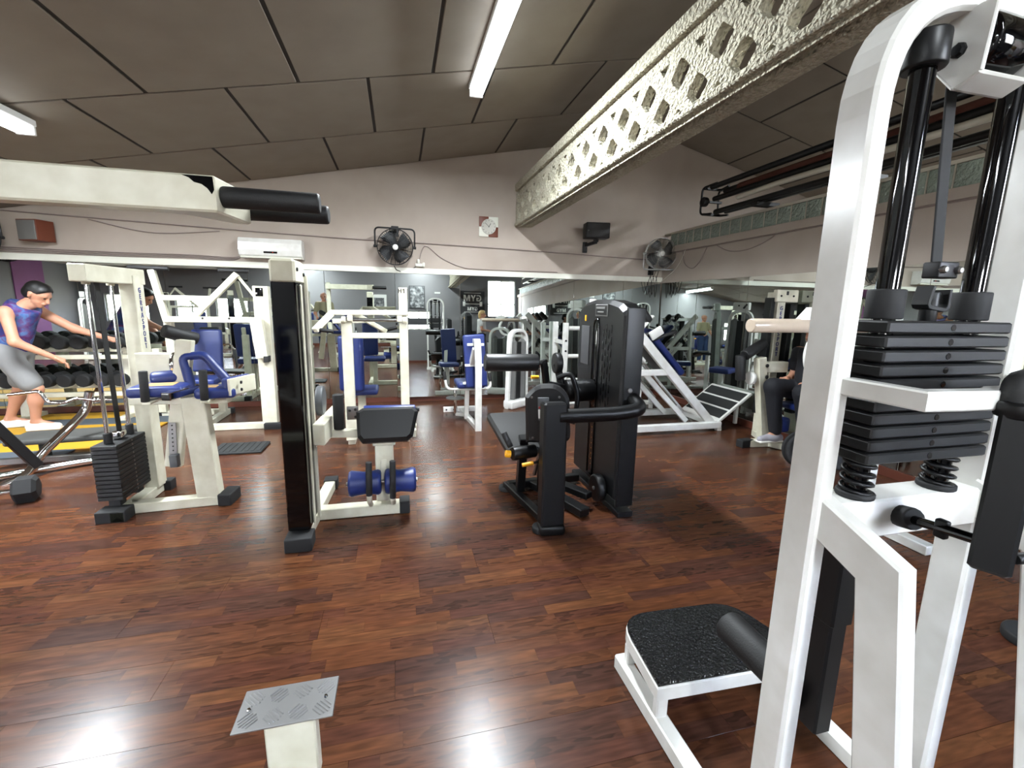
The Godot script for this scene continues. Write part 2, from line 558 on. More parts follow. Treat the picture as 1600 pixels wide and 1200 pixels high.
func build_floor() -> void:
	struct("floor")
	var s := S()
	box(s, Vector3(LEFT - 0.2, -0.2, FAR - 0.2), Vector3(8.2, -0.0095, REAR + 0.2), 0.001)
	part("subfloor", s, M.joint)
	var full := {}
	var rest := []
	for k in 6: rest.append(S())
	var w := 0.195
	var list := []
	var row := 0
	var z := FAR
	while z < REAR - 0.02:
		var zw := minf(w, REAR - z)
		var x := LEFT - rng.randf() * 1.29
		while x < RIGHT:
			var x0 := maxf(x, LEFT); var x1 := minf(x + 1.29, RIGHT)
			if x1 - x0 > 0.03: list.append([x0, x1, z, zw])
			x += 1.29
		z += w
		row += 1
	var eye := Vector3(0, 1.45, 0)
	for b in list:
		var c := Vector3((b[0] + b[1]) / 2, 0, b[2] + 0.1)
		var seen: bool = c.z < -0.6 and c.x < -c.z * 1.75 + 0.6 and c.x > c.z * 0.75 - 0.7
		b.append(c.distance_to(eye) + (0.0 if seen else 100.0))
	list.sort_custom(func(a, b): return a[4] < b[4])
	for i in list.size():
		var b: Array = list[i]
		var l: float = b[1] - b[0] - 0.0008
		var k := rng.randi() % 6
		var flip := rng.randf() < 0.5
		if i < 290 and b[4] < 90.0:
			var key := "%d %d %s" % [int(l * 1000), int(b[3] * 1000), flip]
			if not full.has(key): full[key] = board_mesh(l, b[3] - 0.0008, flip)
			var o := put("board", full[key], M.wood[k])
			o.position = Vector3(b[0], 0, b[2])
		else:
			var ms := board_mesh(l, b[3] - 0.0008, flip)
			rest[k].append_from(ms, 0, Transform3D(Basis.IDENTITY, Vector3(b[0], 0, b[2])))
	var am := ArrayMesh.new()
	for k in 6:
		rest[k].commit(am)
		am.surface_set_material(am.get_surface_count() - 1, M.wood[k])
	var r := put("farther_boards", am, null)
	r.set_meta("kind", "stuff")

func wall_box(called: String, lo: Vector3, hi: Vector3, m: Material) -> MeshInstance3D:
	var s := S()
	box(s, lo, hi, 0.001)
	return part(called, s, m)

# wall in a plane of constant z with rectangular openings [x0, x1, y0, y1], sorted by x
func holed(s: SurfaceTool, x0: float, x1: float, y0: float, y1: float, z0: float, z1: float, holes: Array) -> void:
	var x := x0
	for h in holes:
		if h[0] > x: box(s, Vector3(x, y0, z0), Vector3(h[0], y1, z1), 0.001)
		box(s, Vector3(h[0], y0, z0), Vector3(h[1], h[2], z1), 0.001)
		box(s, Vector3(h[0], h[3], z0), Vector3(h[1], y1, z1), 0.001)
		x = h[1]
	box(s, Vector3(x, y0, z0), Vector3(x1, y1, z1), 0.001)

func build_shell() -> void:
	build_floor()
	struct("wall_back")
	wall_box("plaster", Vector3(LEFT - 0.2, -0.2, FAR - 0.2), Vector3(8.2, 4.3, FAR), M.wall)
	struct("wall_rear")
	var wins := [[-8.4, -7.3, 0.75, 1.55], [-6.6, -5.75, 0.75, 1.5], [-5.5, -4.6, 0.75, 1.5], [0.30, 1.07, 1.14, 1.78], [3.1, 4.12, 1.6, 2.9]]
	var s := S()
	holed(s, LEFT - 0.2, 8.2, -0.2, 4.3, REAR, REAR + 0.2, wins)
	part("plaster", s, M.wall_grey)
	for i in wins.size():
		var w: Array = wins[i]
		struct("window_%d" % (i + 1))
		var f := S()
		for x in [w[0] + 0.02, w[1] - 0.02, (w[0] + w[1]) / 2]: box(f, Vector3(x - 0.02, w[2], REAR + 0.05), Vector3(x + 0.02, w[3], REAR + 0.1))
		for y in [w[2] + 0.02, w[3] - 0.02]: box(f, Vector3(w[0], y - 0.02, REAR + 0.05), Vector3(w[1], y + 0.02, REAR + 0.1))
		if i == 4: box(f, Vector3(w[0], 2.04, REAR + 0.05), Vector3(w[1], 2.08, REAR + 0.1))
		part("window_frame", f, M.trim)
		for e in 2:
			var hw: float = (w[1] - w[0]) / 2
			wall_box("pane", Vector3(w[0] + hw * e + 0.02, w[2] + 0.02, REAR + 0.072), Vector3(w[0] + hw * (e + 1) - 0.02, w[3] - 0.02, REAR + 0.078), M.pane)
		if i == 3: wall_box("shutter_box", Vector3(w[0], 1.30, REAR + 0.0), Vector3(w[1], 1.54, REAR + 0.05), M.cardboard_sign)
	struct("wall_left")
	wall_box("plaster", Vector3(LEFT - 0.2, -0.2, FAR - 0.2), Vector3(LEFT, 2.6, REAR + 0.2), M.wall_grey)
	wall_box("painted_panel", Vector3(LEFT, 0, 0.2), Vector3(LEFT + 0.02, 2.34, 1.2), M.wall_purple)
	struct("wall_outer")
	wall_box("plaster", Vector3(8.0, -0.2, FAR - 0.2), Vector3(8.2, 3.4, REAR + 0.2), M.wall)
	# partition on the right: plaster, ledge, one course of glass blocks
	struct("wall_right")
	wall_box("plaster", Vector3(RIGHT, -0.01, FAR), Vector3(RIGHT + 0.1, 2.40, REAR), M.wall)
	wall_box("ledge", Vector3(RIGHT - 0.035, 2.315, FAR), Vector3(RIGHT + 0.1, 2.405, REAR), M.wall)
	s = S()
	box(s, Vector3(RIGHT - 0.008, 2.30, FAR), Vector3(RIGHT, 2.316, REAR), 0.002)
	part("cable_duct", s, M.cable_grey)
	var z := FAR + 0.17
	var gb: Mesh = null
	while z < REAR - 0.2:
		if gb == null:
			var g := S()
			var keep := O
			O = Vector3.ZERO
			rbox(g, Vector3.ZERO, Vector3(0.08, 0.185, 0.176), 0.012, Basis.IDENTITY, 2)
			g.generate_normals(); gb = g.commit()
			O = keep
		put("glass_block", gb, M.block_glass).position = Vector3(RIGHT + 0.045, 2.50, z + 0.095)
		wall_box("mortar_joint", Vector3(RIGHT + 0.008, 2.405, z - 0.006), Vector3(RIGHT + 0.085, 2.60, z + 0.006), M.mortar)
		z += 0.19
	wall_box("mortar_bed", Vector3(RIGHT + 0.005, 2.595, FAR), Vector3(RIGHT + 0.09, 2.625, REAR), M.mortar)
	build_ceiling()
	# baseboards
	struct("baseboard_back")
	wall_box("skirting", Vector3(LEFT, 0, FAR), Vector3(RIGHT, 0.07, FAR + 0.018), M.base)
	struct("baseboard_right")
	wall_box("skirting", Vector3(RIGHT - 0.018, 0, FAR), Vector3(RIGHT, 0.08, REAR), M.base)
	struct("baseboard_rear")
	wall_box("skirting", Vector3(LEFT, 0, REAR - 0.018), Vector3(RIGHT, 0.08, REAR), M.base)
	struct("trim_1")
	wall_box("batten", Vector3(LEFT, 1.865, FAR), Vector3(RIGHT, 1.94, FAR + 0.03), M.trim)

func build_ceiling() -> void:
	struct("ceiling")
	var s := S()
	for seg in [[LEFT - 0.2, -4.95], [-4.95, 3.97], [3.97, 8.2]]:
		var a := Vector3(seg[0], roof_y(seg[0] + 0.0001), 0); var b := Vector3(seg[1], roof_y(seg[1] - 0.0001), 0)
		var q := PackedVector2Array([Vector2(a.x, a.y), Vector2(b.x, b.y), Vector2(b.x, b.y + 0.2), Vector2(a.x, a.y + 0.2)])
		prism(s, q, Transform3D(Basis.IDENTITY, Vector3(0, 0, FAR - 0.2)), REAR - FAR + 0.4, 0.001)
	part("roof_deck", s, M.joint)
	var rows := [-6.74, -5.485, -4.245, -3.01, -1.775, -0.54, 0.695, 1.93, 2.49]
	var g := 0.014
	for r in rows.size() - 1:
		var z0: float = rows[r] + g; var z1: float = rows[r + 1] - g
		for sl in 3:
			var lim: Array = [[-4.95, 3.97], [3.97, 8.0], [LEFT, -4.95]][sl]
			var start: float = [0.33 + (0.53 if r % 2 == 1 else 0.0), 5.26 - (0.53 if r % 2 == 1 else 0.0), -6.0][sl]
			var x := start - 1.06 * ceilf((start - lim[0]) / 1.06)
			while x < lim[1] - 0.01:
				var a := maxf(x, lim[0]) + g; var b := minf(x + 1.06, lim[1]) - g
				if b - a > 0.03:
					var p := S()
					var ya := roof_y(a); var yb := roof_y(b)
					var up := Vector3(ya - yb, b - a, 0).normalized()
					var c := Vector3((a + b) / 2, (ya + yb) / 2, 0) - up * 0.006
					bar(p, Vector3(c.x, c.y, z0), Vector3(c.x, c.y, z1), Vector2(b - a, yb - ya).length(), 0.014, up, 0.003)
					part("ceiling_panel", p, M.panel)
				x += 1.06

func mirror_panel(x0: float, x1: float, y0: float, y1: float, tilt: float) -> void:
	var s := S()
	var b := Basis(Vector3.RIGHT, -deg_to_rad(tilt))
	var top := Vector3((x0 + x1) / 2, y1, FAR + 0.016)
	var a := top; var e := top + b * Vector3(0, -(y1 - y0), 0)
	bar(s, a, e, x1 - x0 - 0.004, 0.005, b * Vector3.BACK, 0.0008)
	part("mirror_pane", s, M.mirror)

func build_mirrors() -> void:
	thing("wall_mirror", "wide frameless mirror of several panes along the far wall below a white batten", "mirror", Vector3(-2.4, 0, FAR))
	var xs := [-8.9, -7.85, -6.8, -5.75, -4.72, -3.8, -2.87, -1.92, -0.975, -0.037, 0.89, 1.83, 2.68, 3.53, 4.20]
	for i in xs.size() - 1:
		mirror_panel(xs[i], xs[i + 1], 0.075, 1.862, 1.85 if xs[i] > -0.1 else 0.0)
	thing("wall_mirror", "frameless mirror of several panes on the side wall below the glass blocks", "mirror", Vector3(RIGHT, 0, -4))
	var zs := [-6.72, -6.24, -5.78, -4.80, -3.8, -2.8, -1.8, -0.8, 0.2, 1.2]
	for i in zs.size() - 1:
		var s := S()
		box(s, Vector3(RIGHT - 0.007, 0.085, zs[i] + 0.002), Vector3(RIGHT - 0.002, 1.85, zs[i + 1] - 0.002), 0.0008)
		part("mirror_pane", s, M.mirror)

func diamond_ring(s: SurfaceTool, c: Vector2, hw: float, hh: float, iw: float, ih: float, x0: float, x1: float, clip: int) -> void:
	# one lattice cell in the zy plane: outer diamond minus a softened inner one; clip 1 keeps the lower half, -1 the upper
	var outer := PackedVector2Array(); var inner := PackedVector2Array()
	var n := 4
	var cs: Array
	var ci: Array
	if clip == 0:
		cs = [Vector2(hw, 0), Vector2(0, hh), Vector2(-hw, 0), Vector2(0, -hh)]
		ci = [Vector2(iw, 0), Vector2(0, ih), Vector2(-iw, 0), Vector2(0, -ih)]
	else:
		var k := -float(clip)
		cs = [Vector2(hw, 0), Vector2(0, 0), Vector2(-hw, 0), Vector2(0, hh * k)]
		ci = [Vector2(0.055, iw * k), Vector2(0, iw * k), Vector2(-0.055, iw * k), Vector2(0, ih * k)]
	for k in 4:
		for j in n:
			var f := float(j) / n
			outer.append(cs[k].lerp(cs[(k + 1) % 4], f))
			var p: Vector2 = ci[k].lerp(ci[(k + 1) % 4], f)
			if j == 0: p *= 0.90 if clip == 0 else 1.0
			inner.append(p + Vector2(rng.randf_range(-1, 1), rng.randf_range(-1, 1)) * 0.004)
	s.set_smooth_group(-1)
	var m := outer.size()
	for k in m:
		var j := (k + 1) % m
		var P3 := func(p: Vector2, x: float) -> Vector3: return Vector3(x, c.y + p.y, c.x + p.x)
		quad(s, P3.call(outer[k], x0), P3.call(outer[j], x0), P3.call(inner[j], x0), P3.call(inner[k], x0))
		quad(s, P3.call(outer[k], x1), P3.call(inner[k], x1), P3.call(inner[j], x1), P3.call(outer[j], x1))
		quad(s, P3.call(inner[k], x0), P3.call(inner[j], x0), P3.call(inner[j], x1), P3.call(inner[k], x1))

func build_beam() -> void:
	thing("lattice_beam", "rough plastered pale lattice beam with diamond openings running under the roof", "beam", Vector3(1.83, 2.595, -2.1))
	var s := S()
	box(s, Vector3(1.70, 2.595, FAR), Vector3(1.97, 2.64, REAR), 0.008)
	part("lower_flange", s, M.concrete)
	s = S()
	box(s, Vector3(1.745, 3.045, FAR), Vector3(1.82, 3.10, REAR), 0.004)
	box(s, Vector3(1.70, 3.09, FAR), Vector3(1.97, 3.19, REAR), 0.008)
	part("upper_flange", s, M.concrete)
	s = S()
	var z := FAR + 0.02
	z = -2.37 - 0.368 * 12
	while z < REAR:
		if z - 0.184 > FAR and z + 0.184 < REAR:
			diamond_ring(s, Vector2(z, 2.885), 0.184, 0.16, 0.108, 0.098, 1.735, 1.80, 0)
			diamond_ring(s, Vector2(z, 2.565), 0.184, 0.16, 0.078, 0.122, 1.735, 1.80, -1)
		if z + 0.368 < REAR:
			diamond_ring(s, Vector2(z + 0.184, 2.725), 0.184, 0.16, 0.108, 0.098, 1.735, 1.80, 0)
			diamond_ring(s, Vector2(z + 0.184, 3.045), 0.184, 0.16, 0.045, 0.105, 1.735, 1.80, 1)
		z += 0.368
	part("lattice_web", s, M.concrete)
	s = S()
	box(s, Vector3(1.72, 2.63, FAR), Vector3(1.82, 3.06, FAR + 0.10), 0.004)
	part("end_block", s, M.concrete)

func lamp(at: Vector3, label: String, power := 26.0, l := 1.5) -> void:
	thing("fluorescent_lamp", label, "lamp", at, "fluorescent ceiling lamps")
	var ry := 0.05
	var s := S()
	box(s, at + Vector3(-0.07, 0.0, -l / 2), at + Vector3(0.07, ry, l / 2), 0.006)
	part("housing", s, M.lamp_body)
	s = S()
	bar(s, at + Vector3(0, -0.03, -l / 2 + 0.02), at + Vector3(0, -0.03, l / 2 - 0.02), 0.12, 0.058, Vector3.UP, 0.02)
	part("diffuser", s, M.lamp)
	s = S()
	for e in [-1, 1]: box(s, at + Vector3(-0.062, -0.062, e * (l / 2 - 0.01) - 0.012), at + Vector3(0.062, 0.0, e * (l / 2 - 0.01) + 0.012), 0.004)
	part("end_cap", s, M.lamp_body)
	var a := AreaLight3D.new()
	a.area_size = Vector2(0.12, l - 0.05)
	a.light_color = Color(0.95, 0.98, 1.0)
	a.light_energy = power
	a.set("area_range", 20.0)
	a.shadow_enabled = true
	a.position = Vector3(0, -0.075, 0)
	a.rotation.x = -PI / 2
	T.add_child(a)

# ---------- things on the walls ----------
func arc(c: Vector3, u: Vector3, v: Vector3, r: float, a0: float, a1: float, n: int) -> Array:
	var out := []
	for k in n + 1:
		var a := lerpf(a0, a1, float(k) / n)
		out.append(c + (u * cos(a) + v * sin(a)) * r)
	return out

# caged wall fan: hub centre c, facing n, cage radius r; yoke above or below
func fan(c: Vector3, n: Vector3, r: float, yoke_up: bool, label: String, bright: bool) -> void:
	thing("wall_fan", label, "fan", Vector3(c.x, c.y - r, FAR), "wall fans")
	n = n.normalized()
	var u := Vector3.UP.cross(n).normalized()
	var v := n.cross(u)
	var wire: Material = M.steel if bright else M.dark_steel
	var s := S()
	for e in [0.0, 0.055]: tube(s, arc(c - n * e, u, v, r, 0, TAU, 40), 0.006, 5)
	for q in [0.45, 0.72]: tube(s, arc(c + n * 0.05 * (1.0 - q), u, v, r * q, 0, TAU, 28), 0.002, 4)
	for k in 56:
		var a := TAU * k / 56
		var d := u * cos(a) + v * sin(a)
		tube(s, [c + n * 0.05 + d * 0.03, c + n * 0.045 + d * r * 0.5, c + n * 0.015 + d * r * 0.93, c + d * r], 0.003, 3)
	part("front_guard", s, wire)
	s = S()
	for q in [0.35, 0.65]: tube(s, arc(c - n * (0.09 + 0.04 * (1.0 - q)), u, v, r * q, 0, TAU, 24), 0.002, 4)
	for k in 24:
		var a := TAU * k / 24
		var d := u * cos(a) + v * sin(a)
		tube(s, [c - n * 0.125 + d * 0.05, c - n * 0.10 + d * r * 0.8, c - n * 0.055 + d * r], 0.0035, 3)
	part("rear_guard", s, wire)
	for k in 4:
		s = S()
		var a0 := TAU * k / 4 + 0.4
		var rings := []
		for j in 6:
			var f := j / 5.0
			var a := a0 + 0.25 * f
			var rad := lerpf(0.045, r * 0.88, f)
			var wd := lerpf(0.06, 0.20, sin(f * 2.2))
			var d := u * cos(a) + v * sin(a)
			var t := -u * sin(a) + v * cos(a)
			var tw := (t + n * 0.45).normalized()
			var q := c - n * 0.035 + d * rad
			rings.append(PackedVector3Array([q - tw * wd / 2, q + n * 0.002 - tw * wd * 0.1, q + tw * wd / 2, q - n * 0.002]))
		loft(s, rings, true)
		part("blade", s, M.grey_plastic)
	s = S()
	lathe(s, c + n * 0.062, c, [[0, 0.0], [0.0, 0.03], [0.004, 0.036], [0.014, 0.038]], 18)
	part("hub_badge", s, M.white)
	s = S()
	lathe(s, c - n * 0.06, c - n, [[0, 0.045], [0.02, 0.06], [0.11, 0.058], [0.14, 0.04]], 16)
	part("motor", s, M.black_steel)
	s = S()
	var sg := 1.0 if yoke_up else -1.0
	var w := r + 0.025
	var b := c - n * 0.03
	tube(s, fillet([b - u * w, b - u * w + v * sg * r * 1.02, b + u * w + v * sg * r * 1.02, b + u * w], 0.06), 0.011, 8)
	for e in [-1, 1]: drum(s, b + u * w * e - u * e * 0.03, b + u * w * e + u * e * 0.02, 0.018, 10)
	part("yoke", s, wire)
	s = S()
	var top := b + v * sg * r * 1.02
	var wp := Vector3(top.x, top.y, FAR + 0.012)
	bar(s, top, wp, 0.04, 0.03)
	box(s, wp + Vector3(-0.05, -0.07, -0.012), wp + Vector3(0.05, 0.07, 0.004))
	part("wall_bracket", s, M.black_steel)

func cable(label: String, pts: Array, r: float, m: Material, group := "cables along the walls") -> void:
	thing("cable", label, "cable", pts[0], group)
	var s := S()
	var cv := Curve3D.new()
	for i in pts.size():
		var t: Vector3 = (pts[mini(i + 1, pts.size() - 1)] - pts[maxi(i - 1, 0)]) / 6.0
		cv.add_point(pts[i], -t, t)
	cv.bake_interval = 0.06
	tube(s, Array(cv.get_baked_points()), r, 5)
	part("cable_run", s, m)

func build_fixtures() -> void:
	fan(Vector3(-0.02, 2.19, FAR + 0.27), Vector3(0.05, -0.12, 1), 0.235, true, "dusty dark caged fan hung from a yoke beside the clock", false)
	fan(Vector3(4.0, 2.28, FAR + 0.30), Vector3(-0.25, -0.05, 1), 0.235, false, "bright rimmed caged fan on a bracket in the wall corner", true)
	fan(Vector3(-4.60, 2.09, FAR + 0.26), Vector3(0.1, -0.05, 1), 0.235, true, "dark caged fan at the far end beyond the wooden loudspeaker", false)
	# clock
	var c := Vector3(1.311, 2.568, FAR + 0.012)
	thing("wall_clock", "square wall clock with brown and white quarters and a round pale dial", "clock", Vector3(c.x, c.y - 0.14, FAR))
	for k in 4:
		var s := S()
		var q := Vector3(-1 if k % 2 == 0 else 1, -1 if k < 2 else 1, 0) * 0.071
		rbox(s, c + q, Vector3(0.141, 0.139, 0.014), 0.004, Basis.IDENTITY, 1)
		part("corner_tile", s, M.brown_wood if k in [1, 2] else M.trim)
	var s := S()
	lathe(s, c + Vector3(0, 0, 0.006), c + Vector3(0, 0, 1), [[0, 0.108], [0.012, 0.108], [0.016, 0.104], [0.014, 0.10], [0.013, 0.0]], 36)
	var dial := part("dial", s, M.grey_print)
	dial.material_override = mat(Color(0.74, 0.73, 0.69), 0.5)
	for h in 12:
		s = S()
		var a := TAU * h / 12
		var d := Vector3(sin(a), cos(a), 0)
		bar(s, c + d * 0.080 + Vector3(0, 0, 0.021), c + d * 0.095 + Vector3(0, 0, 0.021), 0.006, 0.002, Vector3.BACK, 0.0005)
		part("hour_mark", s, M.black_print, dial)
	for h in [[0.55, 0.052, 0.007], [5.45, 0.08, 0.005]]:
		s = S()
		var d := Vector3(sin(h[0]), cos(h[0]), 0)
		bar(s, c - d * 0.012 + Vector3(0, 0, 0.024), c + d * h[1] + Vector3(0, 0, 0.024), h[2], 0.002, Vector3.BACK, 0.0005)
		part("hand", s, M.black_print, dial)
	# air conditioner
	thing("air_conditioner", "white split air conditioner on the wall above the mirror", "air conditioner", Vector3(-1.58, 1.99, FAR))
	s = S()
	var prof := PackedVector2Array([Vector2(0, 0), Vector2(0.12, 0.0), Vector2(0.185, 0.035), Vector2(0.20, 0.10), Vector2(0.195, 0.19), Vector2(0.17, 0.245), Vector2(0.0, 0.25)])
	prism(s, prof, Transform3D(Basis(Vector3.BACK, Vector3.UP, Vector3.LEFT), Vector3(-1.205, 1.985, FAR)), 0.75, 0.008)
	part("casing", s, M.white)
	s = S(); box(s, Vector3(-1.66, 2.045, FAR + 0.19), Vector3(-1.50, 2.068, FAR + 0.199), 0.002); part("display", s, M.gloss_black)
	s = S(); box(s, Vector3(-1.555, 2.054, FAR + 0.195), Vector3(-1.548, 2.060, FAR + 0.2015), 0.001)
	var led := mat(Color(0.9, 0.1, 0.05), 0.4); led.emission_enabled = true; led.emission = Color(1, 0.1, 0.05); led.emission_energy_multiplier = 1.5
	part("indicator", s, led)
	s = S(); bar(s, Vector3(-1.94, 2.0, FAR + 0.155), Vector3(-1.22, 2.0, FAR + 0.155), 0.055, 0.008, Vector3(0, 1, 0.6), 0.002); part("louvre", s, M.trim)
	# loudspeakers
	thing("loudspeaker", "black box loudspeaker on a swivel bracket beside the lattice beam", "loudspeaker", Vector3(2.97, 2.3, FAR))
	var lb := Basis(Vector3.UP, -0.12)
	s = S(); rbox(s, Vector3(2.90, 2.56, FAR + 0.27), Vector3(0.36, 0.22, 0.2), 0.012, lb, 2); part("cabinet", s, M.black_steel)
	s = S(); rbox(s, Vector3(2.90, 2.56, FAR + 0.27) + lb * Vector3(0, 0, 0.101), Vector3(0.33, 0.19, 0.012), 0.005, lb, 2); part("grille", s, M.foam)
	s = S(); lathe(s, Vector3(2.90, 2.56, FAR + 0.27) + lb * Vector3(-0.15, -0.01, 0.105), Vector3(2.90, 2.56, FAR + 0.27) + lb * Vector3(-0.15, -0.01, 1), [[0, 0.012], [0.004, 0.011], [0.0045, 0]], 10); part("badge", s, M.steel)
	s = S(); bar(s, Vector3(2.90, 2.445, FAR + 0.27), Vector3(2.90, 2.40, FAR + 0.27), 0.06, 0.06); bar(s, Vector3(2.90, 2.40, FAR + 0.29), Vector3(2.84, 2.38, FAR + 0.02), 0.04, 0.045); box(s, Vector3(2.80, 2.27, FAR), Vector3(2.87, 2.43, FAR + 0.03)); part("bracket", s, M.black_steel)
	thing("loudspeaker", "wooden loudspeaker with a pale grille high on the wall", "loudspeaker", Vector3(-4.06, 2.07, FAR))
	s = S(); rbox(s, Vector3(-4.06, 2.19, FAR + 0.13), Vector3(0.24, 0.235, 0.2), 0.006, Basis(Vector3.UP, -0.3), 2); part("cabinet", s, M.brown_wood)
	s = S(); rbox(s, Vector3(-4.06, 2.19, FAR + 0.13) + Basis(Vector3.UP, -0.3) * Vector3(0, 0, 0.1), Vector3(0.22, 0.215, 0.016), 0.006, Basis(Vector3.UP, -0.3), 2); part("grille", s, M.grey_print)
	s = S(); box(s, Vector3(-4.10, 2.15, FAR), Vector3(-4.02, 2.23, FAR + 0.05)); part("bracket", s, M.black_steel)
	# socket with two plugs
	thing("wall_socket", "white double socket with plugged adaptors below the dusty fan", "socket", Vector3(0.315, 1.96, FAR))
	s = S(); rbox(s, Vector3(0.315, 1.985, FAR + 0.02), Vector3(0.13, 0.045, 0.04), 0.008, Basis.IDENTITY, 2); part("socket_body", s, M.trim)
	for e in [[-0.02, 0.045, 0.03], [0.05, 0.0, 0.05]]:
		s = S(); rbox(s, Vector3(0.315 + e[0], 1.99 + e[1], FAR + e[2]), Vector3(0.035, 0.06, 0.04), 0.008, Basis.IDENTITY, 2); part("plug", s, M.trim)
	# cables
	var w := FAR + 0.012
	cable("thin grey cable clipped straight along the wall below the clock", [Vector3(-4.5, 2.42, w), Vector3(-2.0, 2.335, w), Vector3(-0.6, 2.30, w), Vector3(0.6, 2.285, w), Vector3(2.0, 2.26, w), Vector3(3.9, 2.21, w)], 0.008, M.cable_grey)
	cable("grey cable sagging between clips behind the white boom", [Vector3(-3.6, 2.37, w), Vector3(-2.95, 2.25, w), Vector3(-2.2, 2.31, w)], 0.006, M.cable_grey)
	cable("dark lead hanging from the dusty fan to the socket", [Vector3(-0.04, 1.95, FAR + 0.16), Vector3(0.0, 1.90, FAR + 0.05), Vector3(0.12, 1.885, w), Vector3(0.26, 1.96, FAR + 0.03)], 0.006, M.cable_dark)
	cable("grey lead rising from the socket and dropping along the wall", [Vector3(0.31, 2.06, FAR + 0.03), Vector3(0.36, 2.22, w), Vector3(0.43, 2.245, w), Vector3(0.62, 2.10, w), Vector3(0.9, 1.985, w), Vector3(1.2, 1.96, w), Vector3(2.4, 1.96, w)], 0.006, M.cable_grey)
	for k in 3:
		cable(["uppermost of the grey cables running above the mirror to the air conditioner", "middle grey cable above the mirror to the air conditioner", "lowest grey cable just above the mirror batten"][k], [Vector3(-4.7, 1.965 + 0.022 * (2 - k), w), Vector3(-3.4, 1.955 + 0.02 * (2 - k), w), Vector3(-2.6, 1.965 + 0.018 * (2 - k), w), Vector3(-2.1, 1.955 + 0.016 * (2 - k), w), Vector3(-1.93, 2.02 + 0.01 * k, w + 0.01)], 0.007, M.cable_grey)
	cable("pale cable drooping from the glass blocks to the corner", [Vector3(RIGHT - 0.01, 2.52, -6.1), Vector3(RIGHT - 0.012, 2.3, -6.15), Vector3(RIGHT - 0.012, 2.08, -6.32), Vector3(RIGHT - 0.012, 1.93, -6.6), Vector3(RIGHT - 0.02, 1.87, -6.72)], 0.006, M.cable_white)
	cable("grey cable hanging in a short loop below the ledge", [Vector3(RIGHT - 0.01, 2.30, -5.65), Vector3(RIGHT - 0.012, 2.12, -5.78), Vector3(RIGHT - 0.012, 2.03, -5.95), Vector3(RIGHT - 0.012, 2.12, -6.14), Vector3(RIGHT - 0.012, 2.3, -6.2)], 0.005, M.cable_grey)
	cable("grey cable hanging in a long shallow loop below the ledge", [Vector3(RIGHT - 0.01, 2.30, -5.45), Vector3(RIGHT - 0.012, 2.20, -5.2), Vector3(RIGHT - 0.012, 2.18, -4.9), Vector3(RIGHT - 0.012, 2.24, -4.6), Vector3(RIGHT - 0.01, 2.31, -4.45)], 0.005, M.cable_grey)
	for k in 3: cable("dark lead dangling below the bright rimmed fan", [Vector3(3.93 + 0.05 * k, 2.02, FAR + 0.2), Vector3(3.91 + 0.06 * k, 1.85 - 0.03 * k, FAR + 0.12), Vector3(3.95 + 0.055 * k, 1.70 - 0.04 * k, FAR + 0.1), Vector3(3.99 + 0.05 * k, 1.84, FAR + 0.08), Vector3(3.98 + 0.05 * k, 1.96, FAR + 0.05)], 0.005, M.cable_dark)
	# rolled poles on top of the partition
	thing("folded_net_frame", "bundle of long black poles with a rolled cloth lying on the glass blocks", "pole bundle", Vector3(4.12, 2.62, -3.0))
	for p in [[3.98, 3.0], [4.03, 2.86], [4.06, 2.70], [4.22, 2.72], [4.18, 2.97]]:
		s = S(); tube(s, [Vector3(p[0], p[1], -5.35), Vector3(p[0], p[1], -1.2), Vector3(p[0], p[1] - 0.02, 1.2)], 0.033, 10); part("pole", s, M.black_steel)
	s = S(); tube(s, [Vector3(4.12, 2.93, -5.0), Vector3(4.10, 2.92, -3.0), Vector3(4.12, 2.93, 0.8)], 0.055, 10); part("rolled_cloth", s, M.rust_cloth)
	s = S(); tube(s, [Vector3(4.02, 2.785, -4.9), Vector3(4.0, 2.80, -4.3), Vector3(4.03, 2.80, -3.2), Vector3(4.03, 2.80, 0.5)], 0.03, 8); part("pale_strip", s, M.cable_white)
	s = S(); tube(s, fillet([Vector3(3.95, 2.66, -5.28), Vector3(3.93, 2.68, -5.48), Vector3(3.95, 3.02, -5.5), Vector3(4.0, 3.04, -5.28)], 0.06), 0.014, 8)
	tube(s, fillet([Vector3(4.20, 2.66, -5.28), Vector3(4.2, 2.68, -5.48), Vector3(4.2, 3.0, -5.5), Vector3(4.18, 3.02, -5.28)], 0.06), 0.014, 8)
	for y in [2.68, 2.84, 3.0]: bar(s, Vector3(3.94, y, -5.44), Vector3(4.21, y, -5.44), 0.03, 0.03)
	drum(s, Vector3(3.93, 2.84, -5.46), Vector3(4.0, 2.84, -5.46), 0.06, 14)
	part("end_bracket", s, M.black_steel)
	for z in [-4.6, -3.4, -1.6, 0.4]:
		s = S(); box(s, Vector3(3.99, 2.625, z - 0.05), Vector3(4.31, 2.668, z + 0.05)); part("bearer", s, M.rubber)
	# rear wall pictures
	thing("framed_photo", "tall framed black and white photograph on the grey rear wall beside the bright window", "picture", Vector3(0.63, 1.87, REAR))
	s = S(); box(s, Vector3(0.373, 1.867, REAR - 0.03), Vector3(0.894, 2.632, REAR), 0.004); part("frame", s, M.cardboard_sign)
	s = S(); box(s, Vector3(0.40, 1.895, REAR - 0.034), Vector3(0.867, 2.605, REAR - 0.028), 0.002); part("photograph", s, M.photo)
	thing("framed_photo", "white bordered black and white poster on the grey rear wall", "picture", Vector3(-0.65, 1.187, REAR))
	s = S(); box(s, Vector3(-0.925, 1.187, REAR - 0.02), Vector3(-0.374, 1.705, REAR), 0.004); part("border", s, M.paper)
	s = S(); box(s, Vector3(-0.82, 1.20, REAR - 0.024), Vector3(-0.45, 1.60, REAR - 0.018), 0.002); part("print", s, M.photo)
